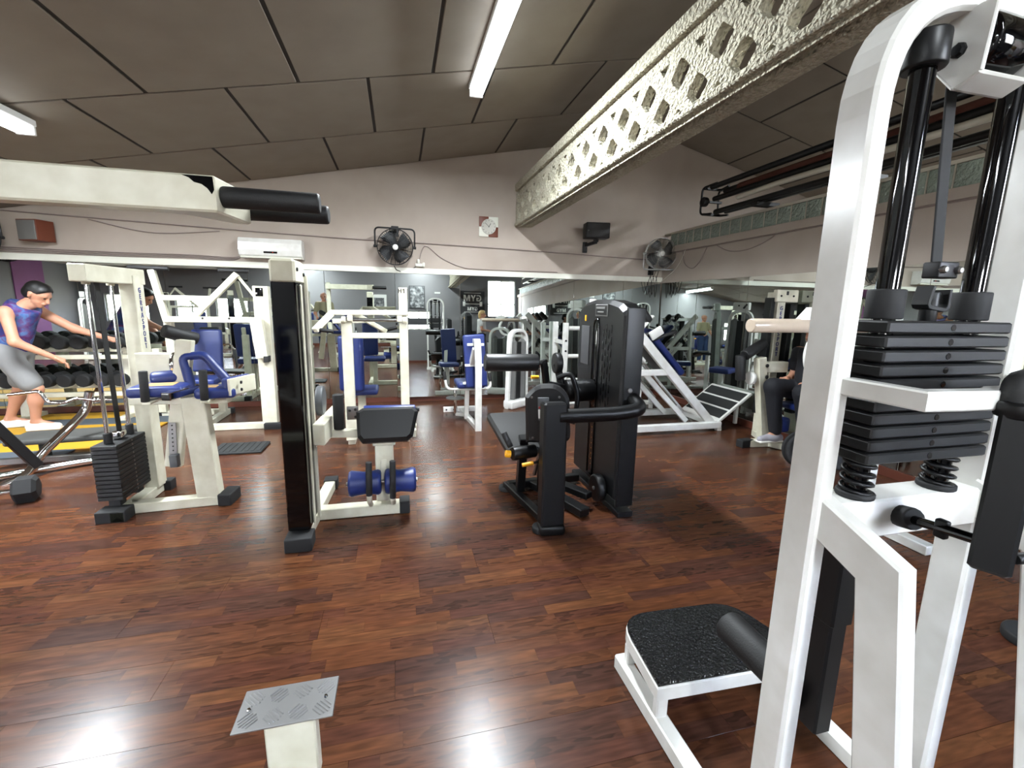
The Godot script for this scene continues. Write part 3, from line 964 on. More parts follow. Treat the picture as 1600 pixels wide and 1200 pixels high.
	thing("notice", "small white notice on the grey rear wall", "sign", Vector3(1.33, 2.38, REAR))
	s = S(); box(s, Vector3(1.23, 2.38, REAR - 0.006), Vector3(1.426, 2.44, REAR), 0.002); part("sheet", s, M.paper)
	thing("gym_poster", "black poster with the word GYM above a barbell", "poster", Vector3(2.55, 1.72, REAR))
	s = S(); box(s, Vector3(2.12, 1.70, REAR - 0.02), Vector3(2.98, 2.50, REAR - 0.002), 0.004); part("board", s, M.cardboard_sign)
	var back := Basis(Vector3.LEFT, Vector3.UP, Vector3.FORWARD)
	words("lettering", "GYM", 0.30, M.paper, Transform3D(back, Vector3(2.55, 2.25, REAR - 0.022)))
	words("lettering", "GYM", 0.17, M.paper, Transform3D(back, Vector3(2.55, 1.88, REAR - 0.022)))
	s = S()
	bar(s, Vector3(2.25, 2.05, REAR - 0.022), Vector3(2.85, 2.05, REAR - 0.022), 0.004, 0.022, Vector3.UP, 0.001)
	for e in [-1, 1]: rbox(s, Vector3(2.55 + e * 0.30, 2.05, REAR - 0.022), Vector3(0.09, 0.16, 0.006), 0.003, Basis.IDENTITY, 1)
	for y in [2.43, 1.77]: bar(s, Vector3(2.25, y, REAR - 0.022), Vector3(2.85, y, REAR - 0.022), 0.004, 0.014, Vector3.UP, 0.001)
	part("barbell_print", s, M.paper)

# ---------- machines ----------
func plates(lo: Vector3, hi: Vector3, n: int, gap := 0.0025, hole := Vector3.ZERO) -> void:
	var h := (hi.y - lo.y) / n
	for k in n:
		var s := S()
		box(s, Vector3(lo.x, lo.y + h * k + gap / 2, lo.z), Vector3(hi.x, lo.y + h * (k + 1) - gap / 2, hi.z), 0.003)
		var p := part("weight_plate", s, M.iron)
		if hole != Vector3.ZERO:
			s = S()
			var c := Vector3((lo.x + hi.x) / 2, lo.y + h * (k + 0.5), (lo.z + hi.z) / 2)
			if hole.x > 0: c.x = hi.x
			elif hole.z > 0: c.z = hi.z
			drum(s, c - hole * 0.01, c + hole * 0.0012, h * 0.24, 8, 0.0005)
			part("pin_hole", s, M.steel if hole.x > 0 else M.gloss_black, p)

func P1(called: String, f: Callable, m: Material, parent: Node3D = null) -> MeshInstance3D:
	var s := S()
	f.call(s)
	return part(called, s, m, parent)

func one_bar(called: String, a: Vector3, b: Vector3, w: float, h: float, m: Material, up := Vector3.UP, ch := 0.005) -> MeshInstance3D:
	var s := S()
	bar(s, a, b, w, h, up, ch)
	return part(called, s, m)

func one_tube(called: String, pts: Array, r: float, m: Material, seg := 12) -> MeshInstance3D:
	var s := S()
	tube(s, pts, r, seg)
	return part(called, s, m)

func one_drum(called: String, a: Vector3, b: Vector3, r: float, m: Material, seg := 22, ch := -1.0) -> MeshInstance3D:
	var s := S()
	drum(s, a, b, r, seg, ch)
	return part(called, s, m)

func one_pad(called: String, c: Vector3, size: Vector3, rad: float, m: Material, bs := Basis.IDENTITY) -> MeshInstance3D:
	var s := S()
	rbox(s, c, size, rad, bs, 4)
	return part(called, s, m)

# rounded white tower on the right with weight stack, platform and padded lever
func multi_hip() -> void:
	thing("hip_machine", "white round-topped weight machine with black plates and a rubber covered step", "gym machine", Vector3(1.0, 0, -0.9))
	var s := S()
	bent(s, fillet([Vector3(0.778, 0.05, -0.665), Vector3(0.778, 1.972, -0.665), Vector3(1.222, 1.972, -0.665), Vector3(1.222, 0.05, -0.665)], 0.2, 10), 0.07, 0.042, Vector3.BACK, 0.006)
	part("arch_frame", s, M.white)
	for x in [0.79, 1.215]:
		s = S()
		bent(s, [Vector3(x, 1.065, -0.655), Vector3(x, 1.012, -0.517), Vector3(x, 0.05, -0.385)], 0.036, 0.08, Vector3.RIGHT, 0.005)
		part("front_leg", s, M.white)
	one_bar("cross_member", Vector3(0.80, 1.042, -0.665), Vector3(1.20, 1.042, -0.665), 0.07, 0.082, M.white)
	s = S()
	bent(s, [Vector3(0.79, 1.316, -0.63), Vector3(0.79, 1.316, -0.505), Vector3(0.915, 1.316, -0.495), Vector3(0.945, 1.316, -0.51), Vector3(1.21, 1.316, -0.51), Vector3(1.21, 1.316, -0.63)], 0.032, 0.028, Vector3.UP, 0.003)
	part("guard_rail", s, M.white)
	one_bar("base_rail", Vector3(0.848, 0.03, -1.45), Vector3(0.848, 0.03, -0.32), 0.055, 0.06, M.white)
	one_bar("base_rail", Vector3(1.395, 0.03, -1.42), Vector3(1.395, 0.03, -0.32), 0.055, 0.06, M.white)
	one_bar("base_cross", Vector3(0.74, 0.03, -0.665), Vector3(1.42, 0.03, -0.665), 0.08, 0.06, M.white)
	one_bar("base_cross", Vector3(0.76, 0.03, -0.40), Vector3(1.42, 0.03, -0.40), 0.07, 0.06, M.white)
	# step
	var prof := PackedVector2Array()
	for p in fillet([Vector3(0.815, 0, 1.14), Vector3(0.845, 0, 1.49), Vector3(1.36, 0, 1.47), Vector3(1.42, 0, 1.25), Vector3(1.40, 0, 1.12)], 0.13, 6): prof.append(Vector2(p.x, p.z))
	var flat := Transform3D(Basis(Vector3.RIGHT, Vector3.FORWARD, Vector3.UP), Vector3(0, 0.135, 0))
	s = S(); prism(s, prof, flat, 0.055, 0.004); part("step_frame", s, M.white)
	flat.origin.y = 0.19
	s = S(); prism(s, inset(prof, 0.003), flat, 0.014, 0.004); part("step_mat", s, M.knobbly)
	for p in [Vector2(0.848, -1.165), Vector2(0.865, -1.40), Vector2(1.38, -1.38), Vector2(1.385, -1.16)]: one_bar("step_leg", Vector3(p.x, 0.055, p.y), Vector3(p.x, 0.14, p.y), 0.045, 0.03, M.white)
	# lever with roller
	one_bar("lever", Vector3(0.99, 0.95, -0.75), Vector3(0.99, 0.42, -0.75), 0.05, 0.06, M.black_steel)
	one_bar("lever_sleeve", Vector3(0.99, 0.72, -0.75), Vector3(0.99, 0.95, -0.75), 0.062, 0.072, M.black_steel)
	one_drum("roller_pad", Vector3(0.965, 0.49, -1.03), Vector3(0.965, 0.49, -0.77), 0.047, M.foam, 22, 0.008)
	one_bar("pivot_block", Vector3(0.99, 0.93, -0.75), Vector3(0.99, 1.02, -0.70), 0.07, 0.06, M.black_steel)
	# stack
	plates(Vector3(0.838, 1.165, -0.71), Vector3(1.15, 1.292, -0.61), 5, 0.004, Vector3(0, 0, 1))
	plates(Vector3(0.838, 1.305, -0.71), Vector3(1.15, 1.437, -0.61), 5, 0.005, Vector3(0, 0, 1))
	for x in [0.888, 1.11]:
		one_tube("guide_rod", [Vector3(x, 1.07, -0.66), Vector3(x, 1.90, -0.66)], 0.0195, M.gloss_black, 14)
		one_drum("rod_collar", Vector3(x, 1.437, -0.66), Vector3(x, 1.492, -0.66), 0.03, M.rubber, 18, 0.003)
		one_drum("rod_cup", Vector3(x, 1.862, -0.66), Vector3(x, 1.918, -0.66), 0.033, M.black_steel, 18, 0.004)
		var sp := []
		for k in 49:
			var a := TAU * k / 12.0
			sp.append(Vector3(x + cos(a) * 0.026, 1.09 + 0.075 * k / 48.0, -0.66 + sin(a) * 0.026))
		one_tube("spring", sp, 0.0045, M.black_steel, 6)
		one_drum("spring_seat", Vector3(x, 1.083, -0.66), Vector3(x, 1.095, -0.66), 0.034, M.rubber, 18, 0.003)
	one_bar("belt", Vector3(1.0, 1.53, -0.66), Vector3(1.0, 1.90, -0.69), 0.026, 0.004, M.rubber, Vector3.BACK, 0.001)
	one_pad("belt_clamp", Vector3(1.0, 1.53, -0.652), Vector3(0.05, 0.03, 0.03), 0.003, M.dark_steel)
	for e in [-0.018, 0.02]: bolt(Vector3(1.0 + e, 1.53, -0.636), Vector3.BACK, 0.007, M.steel)
	s = S()
	bent(s, fillet([Vector3(0.985, 1.50, -0.66), Vector3(0.975, 1.462, -0.66), Vector3(1.03, 1.455, -0.66), Vector3(1.028, 1.495, -0.66)], 0.012, 3), 0.03, 0.008, Vector3.BACK, 0.001)
	part("hook", s, M.black_steel)
	one_drum("stem", Vector3(1.0, 1.43, -0.66), Vector3(1.0, 1.49, -0.66), 0.014, M.black_steel, 12)
	# pulley housing
	var pv := PackedVector2Array([Vector2(0.695, 1.895), Vector2(0.645, 1.832), Vector2(0.607, 1.848), Vector2(0.600, 1.955), Vector2(0.665, 1.955)])
	for x in [0.942, 1.05]:
		s = S(); prism(s, pv, Transform3D(Basis(Vector3.FORWARD, Vector3.UP, Vector3.RIGHT), Vector3(x, 0, 0)), 0.008, 0.002); part("pulley_plate", s, M.white)
	s = S(); bar(s, Vector3(1.0, 1.832, -0.645), Vector3(1.0, 1.848, -0.607), 0.116, 0.006); bar(s, Vector3(1.0, 1.895, -0.695), Vector3(1.0, 1.832, -0.645), 0.116, 0.006); part("pulley_cover", s, M.white)
	one_drum("pulley", Vector3(0.953, 1.902, -0.645), Vector3(1.047, 1.902, -0.645), 0.05, M.gloss_black)
	bolt(Vector3(0.941, 1.893, -0.645), Vector3.LEFT, 0.012, M.black_steel)
	# locking arm on the near side
	one_bar("selector_arm", Vector3(0.935, 1.30, -0.462), Vector3(0.915, 1.045, -0.452), 0.05, 0.055, M.black_steel)
	one_tube("selector_rod", [Vector3(0.975, 1.045, -0.63), Vector3(0.918, 1.085, -0.46)], 0.009, M.gloss_black)
	one_drum("rod_boss", Vector3(0.975, 1.045, -0.632), Vector3(0.962, 1.055, -0.595), 0.022, M.rubber, 14)
	one_pad("pin_tab", Vector3(0.945, 1.066, -0.54), Vector3(0.014, 0.035, 0.02), 0.004, M.black_steel)
	one_drum("pin_knob", Vector3(0.935, 1.07, -0.435), Vector3(0.975, 1.07, -0.432), 0.009, M.dark_steel, 12)
	one_tube("grip", fillet([Vector3(0.93, 1.31, -0.47), Vector3(0.93, 1.345, -0.47), Vector3(0.99, 1.345, -0.49), Vector3(1.12, 1.36, -0.45)], 0.02), 0.021, M.foam)
	one_drum("arm_cap", Vector3(0.935, 1.292, -0.462), Vector3(0.935, 1.318, -0.462), 0.034, M.black_steel, 18)

func dip_station() -> void:
	thing("dip_station", "white boom with chipped paint and twin black foam grips above a tread plate step", "gym machine", Vector3(-1.62, 0, -1.5))
	var s := S()
	prism(s, PackedVector2Array([Vector2(-1.66, 1.798), Vector2(-0.588, 1.798), Vector2(-0.555, 2.045), Vector2(-0.60, 2.05), Vector2(-0.72, 1.89), Vector2(-0.79, 1.878), Vector2(-1.66, 1.878)]), Transform3D(Basis(Vector3.RIGHT, Vector3.FORWARD, Vector3.UP), Vector3(0, 1.741, 0)), 0.118, 0.007)
	part("boom", s, M.cream)
	s = S()
	prism(s, PackedVector2Array([Vector2(-0.685, 0.054), Vector2(-0.594, 0.054), Vector2(-0.592, 0.012), Vector2(-0.600, -0.002), Vector2(-0.612, 0.016), Vector2(-0.628, 0.028), Vector2(-0.650, 0.033), Vector2(-0.664, 0.046)]), Transform3D(Basis.IDENTITY, Vector3(0, 1.80, -1.7985)), 0.0016, 0.0003)
	part("chipped_paint", s, M.gloss_black)
	for z in [-1.845, -2.09]: one_drum("foam_grip", Vector3(-0.585, 1.80, z), Vector3(-0.268, 1.80, z + (-0.005 if z > -2.0 else 0.02)), 0.036, M.foam, 22, 0.008)
	one_bar("column", Vector3(-1.62, 0.06, -1.70), Vector3(-1.62, 1.90, -1.70), 0.09, 0.09, M.cream)
	one_bar("base_bar", Vector3(-1.62, 0.035, -1.78), Vector3(-1.62, 0.035, -0.41), 0.08, 0.07, M.cream)
	one_bar("base_bar", Vector3(-1.62, 0.035, -0.45), Vector3(-0.29, 0.035, -0.45), 0.08, 0.07, M.cream)
	one_bar("base_bar", Vector3(-0.325, 0.035, -0.49), Vector3(-0.325, 0.035, -1.27), 0.08, 0.07, M.cream)
	one_bar("step_post", Vector3(-0.325, 0.06, -1.225), Vector3(-0.328, 0.292, -1.225), 0.05, 0.135, M.cream, Vector3.RIGHT)
	one_pad("step_bracket", Vector3(-0.336, 0.287, -1.24), Vector3(0.22, 0.008, 0.12), 0.002, M.cream)
	var st := S()
	box(st, Vector3(-0.467, 0.291, -1.313), Vector3(-0.207, 0.297, -1.171), 0.0015)
	for cy in 2:
		for cx in 4:
			var c0 := Vector3(-0.4345 + cx * 0.065, 0.2974, -1.2775 + cy * 0.071)
			var dd := (Vector3(1, 0, 1) if (cx + cy) % 2 == 0 else Vector3(1, 0, -1)).normalized()
			var nn := Vector3(-dd.z, 0, dd.x)
			for b in [-2, -1, 0, 1, 2]:
				var hl := 0.026 - absf(b) * 0.004
				var q: Vector3 = c0 + nn * b * 0.0095
				bar(st, q - dd * hl, q + dd * hl, 0.0048, 0.0040, Vector3.UP, 0.0018)
	part("tread_plate", st, M.tread)
	for x in [-0.44, -0.235]: bolt(Vector3(x, 0.296, -1.24), Vector3.UP, 0.006, M.chrome)

func lettering_down(text: String, top: Vector3, step: float, size: float, bs: Basis) -> void:
	for i in text.length():
		words("letter", text[i], size, M.blue_print, Transform3D(bs, top - Vector3(0, step * i, 0)))

# cream tower with hanging stack, seat and pads
func glute_machine() -> void:
	thing("thigh_machine", "cream thigh machine lettered GERVASPORT with blue seats and hanging weight stack", "gym machine", Vector3(-1.6, 0, -3.55))
	one_bar("base_bar", Vector3(-1.81, 0.035, -3.26), Vector3(-1.81, 0.035, -3.84), 0.085, 0.07, M.cream)
	one_bar("base_bar", Vector3(-1.81, 0.035, -3.42), Vector3(-1.25, 0.035, -3.46), 0.08, 0.07, M.cream)
	one_pad("foot_cap", Vector3(-1.85, 0.036, -3.32), Vector3(0.17, 0.08, 0.12), 0.008, M.rubber)
	one_pad("foot_cap", Vector3(-1.78, 0.036, -3.82), Vector3(0.12, 0.08, 0.09), 0.008, M.rubber)
	one_pad("foot_cap", Vector3(-1.225, 0.042, -3.475), Vector3(0.09, 0.09, 0.17), 0.012, M.rubber, Basis(Vector3.UP, -0.1))
	one_bar("column", Vector3(-1.80, 0.06, -3.74), Vector3(-1.80, 1.60, -3.74), 0.095, 0.12, M.cream, Vector3.BACK)
	one_bar("head_box", Vector3(-1.86, 1.592, -3.30), Vector3(-1.795, 1.592, -3.82), 0.10, 0.105, M.cream)
	for z in [-3.55, -3.72]: bolt(Vector3(-1.772 - (0.025 if z > -3.6 else 0.0), 1.60, z), Vector3.RIGHT, 0.012)
	lettering_down("GERVASPORT", Vector3(-1.752, 1.50, -3.735), 0.043, 0.05, Basis(Vector3.UP, PI / 2))
	for p in [[-1.875, -3.40], [-1.865, -3.63]]:
		one_tube("guide_rod", [Vector3(p[0], 0.10, p[1]), Vector3(p[0], 1.545, p[1])], 0.0125, M.chrome)
		one_drum("rod_collar", Vector3(p[0], 0.50, p[1]), Vector3(p[0], 0.57, p[1]), 0.024, M.rubber, 14)
		one_drum("rod_socket", Vector3(p[0], 1.525, p[1]), Vector3(p[0], 1.55, p[1]), 0.022, M.cream, 14)
	plates(Vector3(-1.945, 0.12, -3.69), Vector3(-1.80, 0.50, -3.335), 13, 0.004, Vector3(1, 0, 0))
	one_bar("belt", Vector3(-1.868, 0.50, -3.52), Vector3(-1.868, 1.545, -3.49), 0.006, 0.05, M.rubber, Vector3.BACK, 0.001)
	one_pad("belt_anchor", Vector3(-1.87, 0.53, -3.515), Vector3(0.06, 0.05, 0.07), 0.01, M.chrome)
	one_bar("stack_foot", Vector3(-1.87, 0.07, -3.40), Vector3(-1.87, 0.12, -3.40), 0.07, 0.07, M.rubber)
	one_bar("stack_foot", Vector3(-1.87, 0.07, -3.62), Vector3(-1.87, 0.12, -3.62), 0.07, 0.07, M.rubber)
	# seat side
	one_bar("arm_box", Vector3(-1.77, 0.995, -3.66), Vector3(-1.535, 0.995, -3.62), 0.08, 0.155, M.cream)
	one_drum("pivot_disc", Vector3(-1.54, 0.995, -3.62), Vector3(-1.515, 0.995, -3.62), 0.085, M.chrome)
	one_bar("swing_arm", Vector3(-1.44, 1.17, -3.58), Vector3(-1.575, 0.275, -3.53), 0.10, 0.06, M.cream, Vector3.BACK)
	one_bar("adjust_plate", Vector3(-1.545, 0.60, -3.50), Vector3(-1.558, 0.32, -3.495), 0.05, 0.006, M.steel, Vector3.BACK)
	for k in 9: bolt(Vector3(-1.545 - k * 0.0014, 0.58 - k * 0.03, -3.4965), Vector3.BACK, 0.005, M.black_print)
	one_pad("adjust_block", Vector3(-1.545, 0.33, -3.48), Vector3(0.05, 0.09, 0.05), 0.006, M.grey_plastic)
	one_drum("head_roller", Vector3(-1.545, 1.235, -3.52), Vector3(-1.40, 1.165, -3.66), 0.045, M.foam, 20, 0.012)
	one_bar("seat_leg", Vector3(-1.375, 0.79, -3.46), Vector3(-1.335, 0.05, -3.46), 0.145, 0.09, M.cream, Vector3.BACK)
	one_bar("seat_beam", Vector3(-1.76, 0.765, -3.5), Vector3(-1.16, 0.765, -3.46), 0.09, 0.05, M.cream)
	one_bar("seat_bracket", Vector3(-1.19, 0.80, -3.50), Vector3(-1.08, 0.85, -3.55), 0.10, 0.09, M.cream)
	var sl := one_pad("seat_pad", Vector3(-1.56, 0.845, -3.45), Vector3(0.31, 0.07, 0.26), 0.025, M.blue_vinyl, Basis(Vector3.UP, 0.1))
	P1("worn_patch", func(q): rbox(q, Vector3(-1.55, 0.8805, -3.44), Vector3(0.16, 0.004, 0.13), 0.002, Basis(Vector3.UP, 0.1), 1), M.tan_patch, sl)
	one_drum("seat_roll", Vector3(-1.66, 0.90, -3.55), Vector3(-1.50, 0.91, -3.58), 0.05, M.blue_vinyl, 20, 0.02)
	var sr := one_pad("seat_pad", Vector3(-1.22, 0.825, -3.45), Vector3(0.24, 0.07, 0.24), 0.025, M.blue_vinyl, Basis(Vector3.UP, 0.1))
	P1("worn_patch", func(q): rbox(q, Vector3(-1.27, 0.8605, -3.43), Vector3(0.10, 0.004, 0.09), 0.002, Basis(Vector3.UP, 0.1), 1), M.tan_patch, sr)
	one_pad("side_pad", Vector3(-1.11, 0.87, -3.47), Vector3(0.05, 0.11, 0.25), 0.02, M.blue_vinyl, Basis(Vector3.UP, -0.35))
	one_pad("side_panel", Vector3(-1.075, 0.865, -3.46), Vector3(0.02, 0.115, 0.26), 0.004, M.cream, Basis(Vector3.UP, -0.35))
	s_bolts([Vector3(-1.062, 0.84, -3.40), Vector3(-1.062, 0.89, -3.40)], Vector3.RIGHT)
	var s := S()
	bent(s, fillet([Vector3(-1.42, 0.84, -3.54), Vector3(-1.46, 1.05, -3.56), Vector3(-1.33, 1.065, -3.57), Vector3(-1.19, 0.88, -3.54)], 0.04, 5), 0.07, 0.055, Vector3.BACK, 0.02, true)
	part("back_hoop", s, M.blue_vinyl)
	for x in [-1.592, -1.257]: one_drum("handle", Vector3(x, 0.79, -3.305), Vector3(x + 0.006, 0.99, -3.305), 0.024, M.foam, 16)
	one_bar("handle_bracket", Vector3(-1.592, 0.78, -3.30), Vector3(-1.592, 0.78, -3.42), 0.05, 0.02, M.cream)
	one_bar("handle_bracket", Vector3(-1.257, 0.78, -3.30), Vector3(-1.257, 0.78, -3.42), 0.05, 0.02, M.cream)
	one_bar("seat_slide", Vector3(-1.44, 0.835, -3.22), Vector3(-1.36, 0.845, -3.50), 0.065, 0.05, M.chrome)
	one_bar("slide_plug", Vector3(-1.441, 0.835, -3.215), Vector3(-1.438, 0.835, -3.225), 0.055, 0.04, M.black_print)

func s_bolts(pts: Array, n: Vector3, r := 0.011) -> void:
	for p in pts: bolt(p, n, r)

# cream frame with two raised grips near the mirror
func press_machine() -> void:
	var t := thing("press_machine", "cream lever press with two black grips raised above the mirror edge", "gym machine", Vector3(-1.9, 0, -5.8))
	one_bar("post", Vector3(-1.455, 0.05, -5.55), Vector3(-1.455, 1.60, -5.55), 0.155, 0.10, M.cream, Vector3.BACK)
	one_pad("window", Vector3(-1.465, 1.535, -5.497), Vector3(0.075, 0.09, 0.006), 0.002, M.gloss_black)
	one_bar("base_bar", Vector3(-2.16, 0.035, -5.53), Vector3(-1.38, 0.035, -5.53), 0.07, 0.07, M.cream)
	one_bar("base_bar", Vector3(-2.16, 0.035, -5.50), Vector3(-2.16, 0.035, -6.35), 0.07, 0.07, M.cream)
	one_bar("base_bar", Vector3(-2.95, 0.035, -6.32), Vector3(-2.14, 0.035, -6.32), 0.07, 0.07, M.cream)
	one_pad("foot_cap", Vector3(-1.42, 0.035, -5.47), Vector3(0.18, 0.075, 0.06), 0.01, M.rubber)
	one_pad("foot_cap", Vector3(-2.14, 0.035, -6.37), Vector3(0.09, 0.078, 0.08), 0.01, M.rubber)
	one_pad("foot_cap", Vector3(-2.93, 0.035, -6.33), Vector3(0.14, 0.078, 0.09), 0.01, M.rubber)
	one_bar("short_post", Vector3(-2.16, 0.06, -6.2), Vector3(-2.16, 0.95, -6.2), 0.08, 0.08, M.cream)
	one_bar("short_post", Vector3(-2.85, 0.06, -6.3), Vector3(-2.85, 0.85, -6.3), 0.08, 0.08, M.cream)
	one_bar("lever_beam", Vector3(-2.36, 1.235, -5.45), Vector3(-1.46, 1.235, -5.45), 0.08, 0.06, M.cream)
	one_bar("counter_arm", Vector3(-1.50, 1.24, -5.45), Vector3(-1.46, 0.82, -5.44), 0.12, 0.09, M.cream, Vector3.BACK)
	one_pad("arm_cap", Vector3(-1.42, 0.81, -5.44), Vector3(0.05, 0.07, 0.10), 0.008, M.rubber)
	one_bar("upright", Vector3(-2.35, 1.21, -5.47), Vector3(-2.44, 1.735, -5.47), 0.06, 0.06, M.cream)
	one_bar("upright", Vector3(-2.14, 1.22, -5.47), Vector3(-1.655, 1.72, -5.47), 0.06, 0.06, M.cream)
	one_bar("cross_bar", Vector3(-2.38, 1.455, -5.47), Vector3(-1.93, 1.455, -5.47), 0.055, 0.055, M.cream)
	one_bar("stay", Vector3(-1.66, 1.70, -5.49), Vector3(-1.46, 1.40, -5.52), 0.035, 0.03, M.cream)
	for a in [[-2.64, -2.28], [-1.83, -1.54]]: one_drum("grip", Vector3(a[0], 1.752, -5.46), Vector3(a[1], 1.748, -5.46), 0.021, M.foam, 14)
	one_bar("seat_post", Vector3(-2.2, 0.06, -5.75), Vector3(-2.2, 0.5, -5.75), 0.07, 0.07, M.cream)
	one_pad("seat", Vector3(-2.2, 0.53, -5.78), Vector3(0.36, 0.08, 0.36), 0.03, M.blue_vinyl)
	one_pad("backrest", Vector3(-2.2, 0.85, -6.0), Vector3(0.32, 0.5, 0.07), 0.03, M.blue_vinyl, Basis(Vector3.RIGHT, -0.15))
	one_bar("back_support", Vector3(-2.2, 0.6, -6.06), Vector3(-2.2, 1.05, -6.13), 0.05, 0.04, M.cream)
	one_bar("pivot_post", Vector3(-2.35, 0.06, -5.52), Vector3(-2.35, 1.22, -5.50), 0.075, 0.075, M.cream)
	s_bolts([Vector3(-2.0, 1.25, -5.408), Vector3(-1.75, 1.25, -5.408)], Vector3.BACK)
	proto.press = t

# tower with glossy black front, black pad and blue rollers
func leg_curl() -> void:
	var t := thing("leg_curl_machine", "cream leg curl machine with a glossy black tower and blue ankle rollers", "gym machine", Vector3(-0.4, 0, -3.0))
	one_bar("tower_shroud", Vector3(-0.603, 0.095, -2.83), Vector3(-0.603, 1.555, -2.83), 0.125, 0.24, M.gloss_black, Vector3.BACK, 0.008)
	one_bar("tower_head", Vector3(-0.603, 1.545, -2.83), Vector3(-0.603, 1.672, -2.83), 0.13, 0.25, M.cream, Vector3.BACK, 0.012)
	s_bolts([Vector3(-0.536, 1.62, -2.75), Vector3(-0.536, 1.60, -2.92)], Vector3.RIGHT)
	one_bar("tower_edge", Vector3(-0.533, 0.06, -2.955), Vector3(-0.533, 1.60, -2.955), 0.022, 0.02, M.cream)
	one_bar("side_rail", Vector3(-0.532, 0.10, -2.80), Vector3(-0.532, 1.54, -2.80), 0.01, 0.035, M.cream)
	one_bar("base_bar", Vector3(-0.60, 0.035, -2.66), Vector3(-0.545, 0.035, -3.60), 0.075, 0.07, M.cream)
	one_bar("base_bar", Vector3(-0.57, 0.04, -3.06), Vector3(0.01, 0.04, -3.06), 0.085, 0.075, M.cream)
	one_pad("foot_cap", Vector3(-0.60, 0.042, -2.695), Vector3(0.15, 0.085, 0.13), 0.008, M.rubber)
	one_pad("foot_cap", Vector3(-0.545, 0.04, -3.59), Vector3(0.10, 0.08, 0.10), 0.008, M.rubber)
	one_pad("foot_cap", Vector3(0.012, 0.046, -3.065), Vector3(0.07, 0.092, 0.11), 0.008, M.rubber)
	one_bar("side_arm", Vector3(-0.49, 0.645, -2.84), Vector3(-0.44, 0.655, -3.32), 0.07, 0.135, M.cream)
	one_bar("cross_arm", Vector3(-0.47, 0.60, -3.04), Vector3(0.10, 0.575, -3.04), 0.055, 0.05, M.cream)
	one_bar("pad_bracket", Vector3(0.03, 0.60, -3.10), Vector3(0.105, 0.60, -3.10), 0.06, 0.045, M.cream)
	one_drum("cam", Vector3(-0.535, 0.80, -3.12), Vector3(-0.49, 0.80, -3.12), 0.10, M.grey_plastic)
	one_drum("side_pad", Vector3(-0.392, 0.63, -3.02), Vector3(-0.392, 0.86, -3.02), 0.034, M.foam, 18, 0.004)
	one_pad("adjust_plate", Vector3(-0.315, 0.715, -3.1), Vector3(0.07, 0.09, 0.02), 0.004, M.steel)
	for e in [Vector2(-0.015, 0.02), Vector2(0.02, 0.025), Vector2(0.02, -0.025)]: bolt(Vector3(-0.315 + e.x, 0.715 + e.y, -3.088), Vector3.BACK, 0.009, M.black_print)
	one_drum("blue_roll", Vector3(-0.25, 0.705, -3.20), Vector3(0.10, 0.70, -3.20), 0.035, M.blue_vinyl, 18, 0.006)
	one_drum("roll_end", Vector3(0.10, 0.70, -3.20), Vector3(0.13, 0.70, -3.20), 0.016, M.black_steel, 12)
	# trapezoid pad leaning to the front
	var s := S()
	var bs := Basis(Vector3.RIGHT, Vector3(0, 0.86, -0.5), Vector3(0, 0.5, 0.86))
	prism(s, PackedVector2Array([Vector2(-0.155, -0.10), Vector2(0.13, -0.10), Vector2(0.165, -0.07), Vector2(0.205, 0.10), Vector2(0.17, 0.135), Vector2(-0.155, 0.135), Vector2(-0.195, 0.11), Vector2(-0.185, -0.06)]), Transform3D(bs, Vector3(-0.09, 0.615, -3.02)), 0.075, 0.022)
	part("body_pad", s, M.black_vinyl)
	one_bar("pad_post", Vector3(-0.115, 0.10, -3.06), Vector3(-0.115, 0.56, -3.06), 0.12, 0.07, M.cream, Vector3.BACK)
	one_bar("post_head", Vector3(-0.115, 0.50, -3.06), Vector3(-0.115, 0.56, -3.06), 0.15, 0.09, M.cream, Vector3.BACK)
	for a in [[-0.345, -0.137], [-0.115, 0.09]]:
		var q := S()
		var l: float = a[1] - a[0]
		lathe(q, Vector3(a[0], 0.265, -2.97), Vector3(a[1], 0.265, -2.97), [[0, 0.06], [0.004, 0.078], [0.02, 0.086], [l * 0.5, 0.074], [l - 0.02, 0.084], [l - 0.004, 0.076], [l, 0.06]], 24)
		part("ankle_roller", q, M.blue_vinyl)
	one_tube("roller_axle", [Vector3(-0.36, 0.265, -2.97), Vector3(0.10, 0.265, -2.97)], 0.014, M.steel)
	one_bar("roller_arm", Vector3(-0.125, 0.265, -2.98), Vector3(-0.12, 0.40, -3.04), 0.04, 0.03, M.cream)
	for x in [-0.21, -0.063]:
		one_drum("handle", Vector3(x, 0.22 if x < -0.1 else 0.19, -2.86), Vector3(x + 0.004, 0.445, -2.86), 0.020, M.foam, 14)
		one_tube("handle_stub", fillet([Vector3(x, 0.25, -2.86), Vector3(x, 0.185, -2.86), Vector3(x, 0.10, -2.99)], 0.03), 0.017, M.cream)
	proto.curl = t

